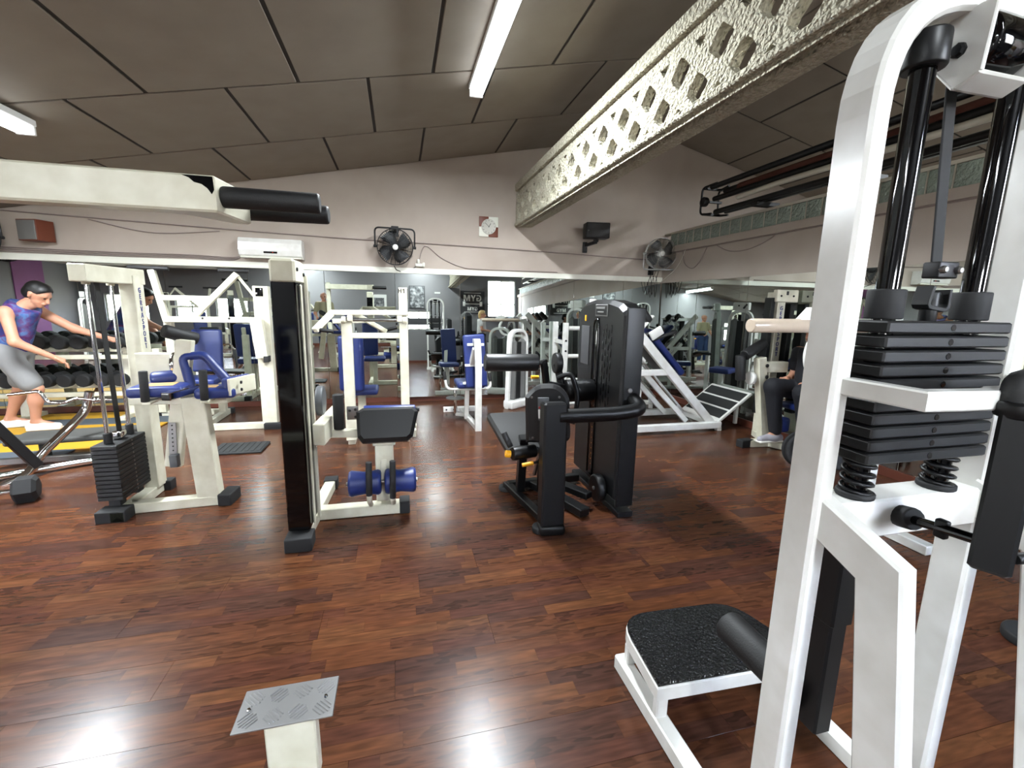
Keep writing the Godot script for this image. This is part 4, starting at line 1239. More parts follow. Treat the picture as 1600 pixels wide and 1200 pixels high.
# seated machine with blue back pad and swinging frame
func pec_machine() -> void:
	var t := thing("chest_machine", "cream chest machine marked H1 with a tall blue back pad", "gym machine", Vector3(-0.25, 0, -4.7))
	one_bar("post", Vector3(-0.495, 0.05, -4.60), Vector3(-0.497, 1.265, -4.60), 0.10, 0.08, M.cream, Vector3.BACK)
	one_bar("post", Vector3(0.05, 0.05, -4.60), Vector3(0.048, 1.60, -4.60), 0.085, 0.08, M.cream, Vector3.BACK)
	words("marking", "H1", 0.06, M.black_print, Transform3D(Basis.IDENTITY, Vector3(0.035, 1.565, -4.558)))
	one_pad("side_slot", Vector3(0.094, 1.54, -4.60), Vector3(0.006, 0.10, 0.03), 0.002, M.black_print)
	one_bar("top_beam", Vector3(-0.64, 1.345, -4.57), Vector3(0.09, 1.352, -4.57), 0.06, 0.05, M.cream)
	one_bar("side_beam", Vector3(-0.62, 1.345, -4.57), Vector3(-0.76, 1.18, -4.40), 0.055, 0.05, M.cream)
	one_bar("side_beam", Vector3(-0.44, 1.345, -4.62), Vector3(-0.13, 1.15, -4.78), 0.05, 0.045, M.cream)
	one_bar("mid_beam", Vector3(-0.66, 1.25, -4.85), Vector3(-0.30, 1.26, -4.85), 0.05, 0.05, M.cream)
	one_bar("lower_beam", Vector3(-0.47, 1.12, -4.60), Vector3(0.03, 1.12, -4.60), 0.05, 0.055, M.cream)
	one_tube("pivot_shaft", [Vector3(-0.54, 1.275, -4.57), Vector3(0.07, 1.28, -4.57)], 0.017, M.steel)
	for x in [-0.46, 0.01]: one_pad("hanger", Vector3(x, 1.30, -4.57), Vector3(0.05, 0.08, 0.055), 0.006, M.cream)
	for x in [-0.52, 0.06]: one_drum("bearing", Vector3(x - 0.02, 1.275, -4.56), Vector3(x + 0.02, 1.275, -4.56), 0.035, M.cream, 16)
	one_pad("back_pad", Vector3(-0.50, 0.80, -4.90), Vector3(0.27, 0.60, 0.08), 0.035, M.blue_vinyl, Basis(Vector3.UP, -0.35))
	one_pad("seat", Vector3(-0.42, 0.47, -5.12), Vector3(0.36, 0.07, 0.34), 0.03, M.blue_vinyl)
	one_bar("seat_post", Vector3(-0.42, 0.05, -5.08), Vector3(-0.42, 0.44, -5.08), 0.08, 0.08, M.cream)
	one_bar("base_bar", Vector3(-0.495, 0.035, -4.58), Vector3(-0.495, 0.035, -5.3), 0.07, 0.07, M.cream)
	one_bar("base_bar", Vector3(0.05, 0.035, -4.58), Vector3(0.05, 0.035, -5.2), 0.07, 0.07, M.cream)
	one_bar("base_bar", Vector3(-0.53, 0.035, -5.1), Vector3(0.09, 0.035, -5.1), 0.07, 0.07, M.cream)
	one_drum("grip", Vector3(-0.77, 1.19, -4.42), Vector3(-0.60, 1.17, -4.42), 0.018, M.foam, 12)
	one_drum("grip", Vector3(-0.14, 1.16, -4.80), Vector3(-0.02, 1.19, -4.83), 0.018, M.foam, 12)
	t.position.z -= 0.12
	proto.pec = t

# blue seat on a white bow frame in front of the mirror
func blue_chair() -> void:
	var t := thing("shoulder_bench", "white bow frame chair with upright blue backrest and seat by the mirror", "exercise bench", Vector3(0.85, 0, -5.4))
	var s := S()
	bent(s, fillet([Vector3(0.868, 0.0, -4.98), Vector3(0.868, 0.78, -4.98), Vector3(0.868, 1.04, -5.08), Vector3(0.868, 1.03, -5.14)], 0.22, 8), 0.075, 0.05, Vector3.RIGHT, 0.005)
	part("bow_frame", s, M.white)
	one_bar("rear_upright", Vector3(0.85, 0.95, -5.10), Vector3(0.80, 0.50, -5.36), 0.06, 0.05, M.white)
	one_bar("rear_upright", Vector3(0.80, 0.03, -5.45), Vector3(0.80, 0.52, -5.40), 0.055, 0.05, M.white)
	one_bar("base_bar", Vector3(0.868, 0.03, -4.96), Vector3(0.80, 0.03, -5.98), 0.06, 0.06, M.white)
	one_bar("cross_foot", Vector3(0.56, 0.035, -5.97), Vector3(1.05, 0.035, -5.97), 0.05, 0.07, M.white)
	for x in [0.60, 0.70, 0.9, 1.0]: bolt(Vector3(x, 0.035, -5.942), Vector3.BACK, 0.012, M.black_print)
	var lean := Basis(Vector3.RIGHT, -0.09) * Basis(Vector3.UP, 0.05)
	one_pad("backrest", Vector3(0.872, 0.785, -5.24), Vector3(0.26, 0.63, 0.065), 0.025, M.blue_vinyl, Basis(Vector3.BACK, 0.06) * lean)
	one_pad("seat", Vector3(0.84, 0.475, -5.50), Vector3(0.34, 0.075, 0.40), 0.03, M.blue_vinyl)
	for y in [[0.985, 0.20], [0.74, 0.22], [0.525, 0.24]]: one_pad("back_strap", Vector3(0.868 - (0.985 - y[0]) * 0.06, y[0], -5.185 - (0.985 - y[0]) * 0.06), Vector3(y[1], 0.03, 0.02), 0.003, M.white)
	one_pad("height_tab", Vector3(0.868, 1.03, -5.175), Vector3(0.075, 0.05, 0.03), 0.004, M.white)
	one_pad("tab_slot", Vector3(0.868, 1.03, -5.157), Vector3(0.05, 0.022, 0.008), 0.002, M.black_print)
	s = S()
	tube(s, fillet([Vector3(0.53, 0.54, -5.38), Vector3(0.55, 0.43, -5.36), Vector3(0.86, 0.425, -5.34), Vector3(1.06, 0.43, -5.36), Vector3(1.09, 0.46, -5.38), Vector3(1.085, 0.57, -5.40)], 0.06), 0.016, 10)
	part("hand_rail", s, M.white)
	for p in [[0.53, 0.54], [1.085, 0.51]]: one_drum("grip", Vector3(p[0], p[1], -5.385), Vector3(p[0] - 0.01, p[1] + 0.10, -5.41), 0.021, M.foam, 12)
	one_drum("seat_screw", Vector3(0.68, 0.07, -5.6), Vector3(0.68, 0.42, -5.6), 0.022, M.chrome, 14)
	one_drum("screw_plate", Vector3(0.68, 0.26, -5.6), Vector3(0.68, 0.275, -5.6), 0.12, M.steel, 22)
	one_bar("screw_foot", Vector3(0.68, 0.06, -5.6), Vector3(0.82, 0.04, -5.6), 0.05, 0.04, M.white)
	proto.chair = t

# black leg machine with tall shrouded stack
func black_machine() -> void:
	var t := thing("leg_extension_machine", "black leg extension machine with tall shrouded tower, reclined seat and foam roller", "gym machine", Vector3(1.15, 0, -2.95))
	# tower: extruded outline seen from its end, rounded top
	var s := S()
	var prof := PackedVector2Array()
	for p in [[-0.40, 0.09], [0.395, 0.09], [0.395, 1.40], [0.375, 1.44], [0.30, 1.475], [0.15, 1.498], [0.0, 1.503], [-0.15, 1.498], [-0.30, 1.475], [-0.375, 1.44], [-0.40, 1.40]]: prof.append(Vector2(p[0], p[1]))
	prism(s, prof, Transform3D(Basis(Vector3.FORWARD, Vector3.UP, Vector3.RIGHT), Vector3(1.435, 0, -3.075)), 0.15, 0.03)
	part("tower_shroud", s, M.black_steel)
	one_pad("slot", Vector3(1.434, 0.76, -3.11), Vector3(0.008, 1.22, 0.085), 0.003, M.gloss_black)
	s = S()
	tube(s, fillet([Vector3(1.432, 0.16, -3.065), Vector3(1.432, 1.33, -3.065), Vector3(1.432, 1.37, -3.11), Vector3(1.432, 1.33, -3.155), Vector3(1.432, 0.16, -3.155)], 0.05), 0.009, 6)
	part("slot_rim", s, M.gloss_black)
	one_pad("instruction_panel", Vector3(1.433, 1.15, -3.31), Vector3(0.006, 0.30, 0.15), 0.002, M.cardboard_sign)
	one_pad("badge", Vector3(1.433, 1.425, -3.04), Vector3(0.006, 0.085, 0.20), 0.002, M.grey_print)
	one_pad("badge_plate", Vector3(1.4315, 1.425, -3.04), Vector3(0.006, 0.07, 0.185), 0.002, M.black_print)
	for k in 2: one_bar("badge_stroke", Vector3(1.4275, 1.442 - k * 0.03, -3.115 + k * 0.02), Vector3(1.4275, 1.442 - k * 0.03, -2.975 - k * 0.02), 0.003, 0.016 - k * 0.006, M.grey_print, Vector3.UP, 0.001)
	one_pad("warning_label", Vector3(1.433, 1.36, -3.32), Vector3(0.006, 0.045, 0.025), 0.002, M.yellow)
	for r in 7:
		for c in 4: one_pad("vent", Vector3(1.433, 0.75 + r * 0.085 + (c % 2) * 0.04, -2.99 + c * 0.042), Vector3(0.006, 0.06, 0.008), 0.0025, M.gloss_black)
	for k in 14: one_pad("scale_mark", Vector3(1.433, 0.24 + k * 0.042, -3.095), Vector3(0.006, 0.012, 0.007), 0.002, M.yellow)
	one_pad("end_cover", Vector3(1.505, 0.76, -2.672), Vector3(0.13, 1.38, 0.02), 0.008, M.black_steel)
	one_bar("tower_foot", Vector3(1.505, 0.02, -3.5), Vector3(1.505, 0.02, -2.64), 0.12, 0.04, M.black_steel)
	one_drum("pulley_guard", Vector3(1.42, 0.14, -2.86), Vector3(1.36, 0.14, -2.86), 0.10, M.black_steel)
	bolt(Vector3(1.358, 0.14, -2.86), Vector3.LEFT, 0.014, M.steel)
	# floor rails
	one_bar("floor_rail", Vector3(0.92, 0.05, -2.55), Vector3(0.80, 0.05, -3.27), 0.06, 0.05, M.black_steel)
	one_bar("floor_rail", Vector3(1.22, 0.045, -2.68), Vector3(1.0, 0.045, -3.30), 0.085, 0.06, M.black_steel)
	one_bar("floor_cross", Vector3(0.80, 0.05, -3.24), Vector3(1.42, 0.05, -3.3), 0.06, 0.06, M.black_steel)
	one_pad("foot", Vector3(0.925, 0.035, -2.55), Vector3(0.17, 0.07, 0.12), 0.025, M.black_steel, Basis(Vector3.UP, -0.1))
	one_drum("foot_disc", Vector3(0.80, 0.0, -3.27), Vector3(0.80, 0.035, -3.27), 0.06, M.rubber)
	one_drum("foot_disc", Vector3(0.87, 0.0, -2.58), Vector3(0.87, 0.04, -2.58), 0.06, M.rubber)
	one_bar("floor_link", Vector3(1.30, 0.11, -2.80), Vector3(1.08, 0.12, -3.15), 0.075, 0.05, M.black_steel)
	# front post and bar to the tower
	one_bar("front_post", Vector3(0.922, 0.06, -2.55), Vector3(0.935, 0.855, -2.60), 0.155, 0.10, M.black_steel, Vector3.BACK, 0.012)
	s = S()
	tube(s, fillet([Vector3(0.96, 0.765, -2.58), Vector3(1.36, 0.775, -2.55), Vector3(1.52, 0.80, -2.54), Vector3(1.52, 0.84, -2.67)], 0.10, 8), 0.046, 18)
	part("side_bar", s, M.black_steel)
	bolt(Vector3(1.49, 0.90, -2.66), Vector3.BACK, 0.018, M.steel)
	# seat and back
	s = S()
	var bs := Basis(Vector3(1, 0, 0.0), Vector3(0.02, 0.27, -0.96), Vector3(0.0, 0.96, 0.27)).orthonormalized()
	var sp := PackedVector2Array()
	for p in fillet([Vector3(-0.12, -0.27, 0), Vector3(-0.18, 0.28, 0), Vector3(0.18, 0.28, 0), Vector3(0.13, -0.27, 0)], 0.05, 5): sp.append(Vector2(p.x, p.y))
	prism(s, inset(sp, 0.0), Transform3D(bs, Vector3(0.84, 0.46, -3.18)), 0.07, 0.02)
	part("seat", s, M.black_vinyl)
	s = S()
	var bb := Basis(Vector3(0.93, 0.05, 0.36), Vector3(0.10, 0.97, 0.1), Vector3(-0.36, 0.1, 0.92)).orthonormalized()
	var bp := PackedVector2Array()
	for p in fillet([Vector3(-0.15, -0.2, 0), Vector3(0.15, -0.2, 0), Vector3(0.145, 0.12, 0), Vector3(0.07, 0.2, 0), Vector3(-0.07, 0.2, 0), Vector3(-0.145, 0.12, 0)], 0.06, 4): bp.append(Vector2(p.x, p.y))
	prism(s, bp, Transform3D(bb, Vector3(0.965, 0.745, -2.80)), 0.075, 0.02)
	var bk := part("backrest", s, M.black_vinyl)
	for e in [Vector2(-0.10, 0.12), Vector2(0.08, 0.12), Vector2(-0.1, -0.16), Vector2(0.06, -0.16)]: bolt(Vector3(0.965, 0.745, -2.80) + bb * Vector3(e.x, e.y, 0.076), bb.z, 0.008, M.steel, bk)
	one_pad("label_plate", Vector3(0.885, 0.80, -2.655), Vector3(0.07, 0.15, 0.008), 0.002, M.grey_plastic, bb)
	one_pad("label_red", Vector3(0.885, 0.81, -2.655) + bb.z * 0.005, Vector3(0.062, 0.014, 0.006), 0.002, M.red_print, bb)
	one_pad("label_white", Vector3(0.884, 0.768, -2.655) + bb.z * 0.005, Vector3(0.062, 0.06, 0.006), 0.002, M.paper, bb)
	one_bar("back_stay", Vector3(0.95, 0.60, -2.70), Vector3(0.93, 0.80, -2.64), 0.05, 0.03, M.black_steel)
	one_bar("seat_stem", Vector3(0.86, 0.08, -3.08), Vector3(0.85, 0.52, -2.98), 0.06, 0.08, M.black_steel)
	one_bar("seat_stem", Vector3(0.90, 0.42, -2.72), Vector3(0.98, 0.12, -2.98), 0.04, 0.05, M.black_steel)
	one_tube("gas_strut", [Vector3(0.93, 0.56, -2.78), Vector3(0.90, 0.28, -2.86)], 0.014, M.steel)
	one_drum("counterweight", Vector3(0.98, 0.33, -2.95), Vector3(1.05, 0.33, -2.95), 0.085, M.iron)
	one_drum("seat_knob", Vector3(0.70, 0.475, -2.76), Vector3(0.665, 0.48, -2.76), 0.024, M.yellow, 14)
	one_drum("adjust_barrel", Vector3(0.71, 0.475, -2.76), Vector3(0.88, 0.475, -2.80), 0.045, M.black_steel)
	one_tube("yellow_lever", [Vector3(0.765, 0.415, -2.70), Vector3(0.84, 0.425, -2.70)], 0.013, M.yellow, 10)
	one_tube("lever_stem", [Vector3(0.84, 0.425, -2.70), Vector3(0.92, 0.43, -2.72)], 0.009, M.black_steel, 8)
	one_drum("hand_grip", Vector3(0.655, 0.62, -2.78), Vector3(0.70, 0.525, -2.76), 0.02, M.foam, 14)
	# roller arm
	one_drum("roller_pad", Vector3(0.585, 1.045, -3.1), Vector3(0.975, 1.04, -3.1), 0.063, M.black_vinyl, 24, 0.01)
	one_tube("roller_axle", [Vector3(0.97, 1.04, -3.1), Vector3(1.03, 1.04, -3.1)], 0.018, M.black_steel)
	one_bar("roller_arm", Vector3(1.02, 1.06, -3.1), Vector3(1.06, 0.86, -3.12), 0.035, 0.05, M.black_steel)
	one_bar("roller_arm", Vector3(1.05, 0.87, -3.12), Vector3(1.30, 0.82, -3.14), 0.06, 0.06, M.black_steel)
	one_drum("round_stop", Vector3(1.14, 1.02, -3.2), Vector3(1.19, 1.02, -3.2), 0.08, M.black_steel)
	one_bar("stop_arm", Vector3(1.16, 1.02, -3.2), Vector3(1.2, 0.82, -3.15), 0.04, 0.05, M.black_steel)
	one_drum("pivot_hub", Vector3(1.20, 0.82, -3.12), Vector3(1.43, 0.82, -3.12), 0.085, M.black_steel)
	one_tube("cable_loop", fillet([Vector3(1.12, 0.93, -3.05), Vector3(1.2, 0.98, -3.0), Vector3(1.26, 0.80, -2.98), Vector3(1.22, 0.6, -2.98)], 0.08), 0.018, M.black_steel, 8)
	one_tube("yellow_pin", [Vector3(1.05, 0.90, -3.3), Vector3(0.99, 0.90, -3.3)], 0.014, M.yellow, 10)
	proto.black = t

# white round-topped tower with grey shrouds
func shroud_tower(called: String, label: String, at: Vector3, turn: float, seat: bool, h := 1.42) -> Node3D:
	var t := thing(called, label, "gym machine", Vector3.ZERO)
	var s := S()
	bent(s, fillet([Vector3(-0.20, 0.0, 0), Vector3(-0.17, h, 0), Vector3(0.17, h, 0), Vector3(0.20, 0.0, 0)], 0.16, 8), 0.07, 0.045, Vector3.BACK, 0.005)
	part("arch_frame", s, M.white)
	for e in [-1, 1]:
		s = S()
		bar(s, Vector3(e * 0.105, 0.10, 0), Vector3(e * 0.095, h - 0.12, 0), 0.10, 0.13, Vector3.BACK, 0.04)
		part("side_shroud", s, M.grey_shroud)
	one_bar("stack_slot", Vector3(0, 0.12, 0), Vector3(0, h - 0.16, 0), 0.10, 0.06, M.iron, Vector3.BACK)
	if h > 1.3: one_pad("top_plate", Vector3(0, h + 0.08, 0.02), Vector3(0.26, 0.13, 0.10), 0.02, M.white)
	if h > 1.3: one_pad("plate_stripe", Vector3(-0.07, h + 0.08, 0.072), Vector3(0.03, 0.09, 0.006), 0.002, M.black_print, Basis(Vector3.BACK, 0.6))
	if h > 1.3: bolt(Vector3(0.03, h + 0.09, 0.07), Vector3.BACK, 0.014)
	one_pad("base_cover", Vector3(0, 0.06, 0.02), Vector3(0.44, 0.12, 0.18), 0.03, M.white)
	if seat:
		one_bar("base_bar", Vector3(0, 0.03, 0.05), Vector3(0, 0.03, 0.95), 0.07, 0.06, M.white)
		one_bar("cross_foot", Vector3(-0.28, 0.03, 0.95), Vector3(0.28, 0.03, 0.95), 0.06, 0.06, M.white)
		one_bar("seat_post", Vector3(0, 0.05, 0.62), Vector3(0, 0.44, 0.62), 0.07, 0.07, M.white)
		one_pad("seat", Vector3(0, 0.48, 0.60), Vector3(0.34, 0.08, 0.38), 0.03, M.blue_vinyl)
		one_bar("hand_post", Vector3(0.16, 0.05, 0.78), Vector3(0.16, 0.72, 0.82), 0.05, 0.06, M.white)
		one_drum("grip", Vector3(0.10, 0.74, 0.82), Vector3(0.26, 0.74, 0.82), 0.02, M.foam, 12)
	t.position = at
	t.rotation.y = turn
	return t

func rack_machine() -> void:
	thing("plate_rack", "white bolted upright with pegs and rungs close to the mirror behind the black tower", "rack", Vector3(2.36, 0, -6.3))
	one_bar("upright", Vector3(2.36, 0.0, -6.18), Vector3(2.36, 1.21, -6.18), 0.075, 0.06, M.white, Vector3.BACK)
	one_bar("upright", Vector3(2.36, 0.0, -6.62), Vector3(2.36, 1.21, -6.62), 0.075, 0.06, M.white, Vector3.BACK)
	s_bolts([Vector3(2.36, 0.95, -6.148), Vector3(2.36, 0.80, -6.148)], Vector3.BACK, 0.016)
	for y in [0.92, 0.52, 0.05]: one_bar("rung", Vector3(2.36, y, -6.2), Vector3(2.36, y, -6.62), 0.05, 0.06, M.white)
	for y in [1.13, 0.72, 0.36]:
		one_drum("peg", Vector3(2.38, y, -6.2), Vector3(2.62, y, -6.2), 0.032, M.white, 16)
		one_drum("peg_cap", Vector3(2.62, y, -6.2), Vector3(2.645, y, -6.2), 0.036, M.rubber, 16)
	one_bar("foot", Vector3(2.2, 0.03, -6.18), Vector3(2.56, 0.03, -6.18), 0.07, 0.06, M.white)

# white inclined leg press
func leg_press() -> void:
	thing("leg_press", "white inclined leg press with blue back pad and three-strip foot plate", "gym machine", Vector3(3.1, 0, -4.85))
	one_bar("base_bar", Vector3(2.35, 0.075, -4.48), Vector3(3.74, 0.075, -4.48), 0.07, 0.075, M.white)
	one_bar("base_bar", Vector3(2.35, 0.075, -5.20), Vector3(3.74, 0.075, -5.20), 0.07, 0.075, M.white)
	for x in [2.40, 3.70]: one_bar("base_cross", Vector3(x, 0.065, -4.48), Vector3(x, 0.065, -5.20), 0.06, 0.06, M.white)
	for p in [[2.58, -4.48], [3.72, -4.48], [2.58, -5.2], [3.72, -5.2]]: one_bar("foot", Vector3(p[0], 0, p[1]), Vector3(p[0], 0.05, p[1]), 0.06, 0.06, M.white)
	for z in [-4.52, -5.16]:
		one_bar("main_rail", Vector3(2.36, 1.40, z), Vector3(3.66, 0.07, z), 0.06, 0.095, M.white)
		one_tube("slide_rod", [Vector3(2.45, 1.08, z - 0.09 if z > -5 else z + 0.09), Vector3(3.20, 0.30, z - 0.09 if z > -5 else z + 0.09)], 0.019, M.chrome)
		one_bar("slide_channel", Vector3(2.52, 0.92, z - 0.09 if z > -5 else z + 0.09), Vector3(3.36, 0.10, z - 0.09 if z > -5 else z + 0.09), 0.04, 0.06, M.white)
		one_bar("upright", Vector3(2.50, 0.08, z), Vector3(2.50, 1.25, z), 0.06, 0.07, M.white)
		one_bar("mid_bar", Vector3(2.50, 0.72, z), Vector3(3.0, 0.72, z), 0.05, 0.07, M.white)
	one_bar("top_cross", Vector3(2.42, 1.33, -4.5), Vector3(2.42, 1.33, -5.18), 0.06, 0.06, M.white)
	var bs := Basis(Vector3.BACK, -0.80)
	one_pad("back_pad", Vector3(2.93, 0.80, -4.84), Vector3(0.74, 0.075, 0.36), 0.03, M.blue_vinyl, bs * Basis(Vector3.RIGHT, 0.0)).position += Vector3(0.13, 0.13, 0)
	one_pad("carriage", Vector3(2.98, 0.86, -4.84), Vector3(0.66, 0.03, 0.44), 0.006, M.black_steel, bs)
	for z in [-4.68, -5.0]:
		one_pad("shoulder_pad", Vector3(2.74, 1.36, z), Vector3(0.20, 0.09, 0.12), 0.035, M.black_vinyl, bs)
		one_bar("pad_bracket", Vector3(2.70, 1.20, z), Vector3(2.84, 1.36, z), 0.10, 0.025, M.white)
	one_drum("shoulder_roll", Vector3(2.70, 1.12, -4.60), Vector3(2.92, 1.22, -4.55), 0.03, M.foam, 16)
	one_tube("handle", fillet([Vector3(2.78, 1.08, -4.55), Vector3(2.92, 1.15, -4.50), Vector3(3.05, 1.18, -4.50)], 0.04), 0.018, M.foam)
	one_pad("selector_plate", Vector3(2.80, 1.17, -4.50), Vector3(0.16, 0.10, 0.03), 0.008, M.white, Basis(Vector3.BACK, 0.55))
	one_pad("weight_block", Vector3(2.56, 0.80, -4.84), Vector3(0.10, 0.30, 0.5), 0.01, M.iron, bs)
	# foot plate with three rubber strips
	var o := Vector3(3.70, 0.085, -4.84)
	var u := Vector3(0.47, 0.36, 0).normalized(); var n := u.cross(Vector3.BACK).normalized()
	if n.y < 0: n = -n
	var fb := Basis(u, n, u.cross(n))
	one_pad("foot_plate", o + u * 0.28, Vector3(0.60, 0.03, 0.72), 0.006, M.white, fb)
	for k in 3: one_pad("rubber_strip", o + u * (0.145 + 0.165 * k) + n * 0.016, Vector3(0.138, 0.008, 0.66), 0.003, M.mat_dark, fb)
	one_bar("plate_arm", Vector3(3.66, 0.06, -4.52), Vector3(3.78, 0.08, -4.56), 0.05, 0.05, M.white)
	for z in [-4.6, -5.1]: one_bar("plate_stay", Vector3(4.06, 0.04, z), Vector3(4.06, 0.32, z), 0.04, 0.04, M.white)

# cream machine with the seated person
func biceps_machine() -> void:
	thing("curl_machine", "cream curl machine lettered GERVASPORT with forked base and blue seat", "gym machine", Vector3(3.75, 0, -3.9))
	one_bar("base_fork", Vector3(3.50, 0.04, -3.88), Vector3(3.86, 0.04, -3.84), 0.08, 0.075, M.cream)
	one_bar("base_fork", Vector3(3.84, 0.04, -3.84), Vector3(3.98, 0.04, -3.52), 0.08, 0.07, M.cream)
	one_bar("base_fork", Vector3(3.84, 0.04, -3.84), Vector3(4.0, 0.04, -4.2), 0.08, 0.07, M.cream)
	one_pad("foot_cap", Vector3(3.57, 0.042, -3.87), Vector3(0.16, 0.085, 0.09), 0.01, M.rubber, Basis(Vector3.UP, 0.1))
	one_bar("post", Vector3(3.80, 0.06, -3.87), Vector3(3.64, 0.96, -3.87), 0.10, 0.08, M.cream, Vector3.BACK)
	one_bar("post_arm", Vector3(3.68, 0.86, -3.88), Vector3(3.98, 0.86, -3.88), 0.09, 0.11, M.cream)
	s_bolts([Vector3(3.70, 0.88, -3.825), Vector3(3.71, 0.76, -3.825)], Vector3.BACK, 0.02)
	one_drum("arm_pad", Vector3(3.47, 0.98, -3.90), Vector3(3.74, 1.10, -3.95), 0.055, M.foam, 20)
	one_drum("arm_pad", Vector3(3.47, 0.72, -3.92), Vector3(3.44, 0.98, -3.92), 0.05, M.foam, 20)
	one_drum("pivot_cap", Vector3(3.56, 0.74, -3.9), Vector3(3.60, 0.74, -3.9), 0.07, M.white)
	one_bar("tower", Vector3(4.0, 0.06, -4.12), Vector3(4.0, 1.64, -4.12), 0.10, 0.16, M.cream, Vector3.BACK)
	one_pad("tower_head", Vector3(4.05, 1.60, -4.05), Vector3(0.28, 0.13, 0.06), 0.01, M.cream)
	s_bolts([Vector3(3.96, 1.60, -4.018), Vector3(4.12, 1.60, -4.018)], Vector3.BACK)
	one_pad("maker_mark", Vector3(4.04, 1.63, -4.02), Vector3(0.03, 0.04, 0.006), 0.002, M.black_print)
	lettering_down("GERVASPORT", Vector3(4.0, 1.47, -4.036), 0.055, 0.06, Basis.IDENTITY)
	one_bar("stack_cover", Vector3(3.90, 0.3, -4.10), Vector3(3.90, 1.58, -4.10), 0.05, 0.10, M.black_steel, Vector3.BACK)
	one_bar("stack_cover", Vector3(4.12, 0.3, -4.06), Vector3(4.12, 1.52, -4.06), 0.06, 0.10, M.black_steel, Vector3.BACK)
	one_bar("seat_post", Vector3(4.03, 0.06, -3.62), Vector3(4.03, 0.46, -3.62), 0.08, 0.08, M.black_steel)
	one_pad("seat", Vector3(4.03, 0.475, -3.62), Vector3(0.30, 0.07, 0.36), 0.03, M.blue_vinyl)
	one_pad("lower_pad", Vector3(3.98, 0.24, -3.82), Vector3(0.12, 0.16, 0.10), 0.03, M.blue_vinyl)
	# broad pale tube on a curved bracket
	thing("padded_boom", "glossy beige boom on a curved white bracket beside the white tower", "gym machine", Vector3(2.3, 0, -2.3))
	one_drum("boom", Vector3(2.02, 1.357, -2.25), Vector3(3.08, 1.36, -2.25), 0.042, M.beige_tube, 24, 0.006)
	var s := S()
	bent(s, fillet([Vector3(2.54, 1.34, -2.25), Vector3(2.46, 1.18, -2.25), Vector3(2.56, 0.98, -2.25), Vector3(3.08, 0.95, -2.25)], 0.14, 8), 0.05, 0.06, Vector3.BACK, 0.01)
	part("curved_bracket", s, M.white)
	s = S()
	prism(s, PackedVector2Array([Vector2(2.36, 1.39), Vector2(2.62, 1.39), Vector2(2.60, 1.48), Vector2(2.44, 1.47)]), Transform3D(Basis.IDENTITY, Vector3(0, 0, -2.28)), 0.05, 0.004)
	part("gusset", s, M.white)
	one_bar("stand", Vector3(3.1, 0.04, -2.25), Vector3(3.1, 1.42, -2.25), 0.09, 0.09, M.white)
	one_bar("base", Vector3(3.1, 0.03, -2.55), Vector3(3.1, 0.03, -1.8), 0.08, 0.06, M.white)
	for z in [-2.16, -2.11]: one_drum("loaded_disc", Vector3(2.66, 0.62, z), Vector3(2.66, 0.62, z + 0.04), 0.15, M.rubber, 28, 0.01)
	one_tube("disc_peg", [Vector3(2.66, 0.62, -2.25), Vector3(2.66, 0.62, -2.03)], 0.022, M.chrome)
	one_bar("peg_arm", Vector3(2.66, 0.62, -2.25), Vector3(3.1, 0.62, -2.25), 0.06, 0.06, M.white)
	# loose discs leaning by the seat
	for k in 2:
		var z := -3.22 + 0.06 * k
		thing("weight_disc", ["black rubber weight disc standing on edge beside the curl machine", "black rubber weight disc standing on edge in front of its twin by the curl machine"][k], "weight disc", Vector3(3.62 - 0.02 * k, 0, z), "weight discs by the curl machine")
		s = S()
		var c := Vector3(3.62 - 0.02 * k, 0.18, z)
		var ax := Vector3(-0.5, 0.1, 0.85).normalized()
		lathe(s, c, c + ax, [[0, 0.02], [0, 0.17], [0.008, 0.178], [0.03, 0.178], [0.038, 0.17], [0.034, 0.14], [0.030, 0.08], [0.038, 0.06], [0.038, 0.022]], 32)
		part("disc_body", s, M.rubber)
		s = S(); drum(s, c + ax * 0.03, c + ax * 0.042, 0.024, 14); part("hub_ring", s, M.steel)

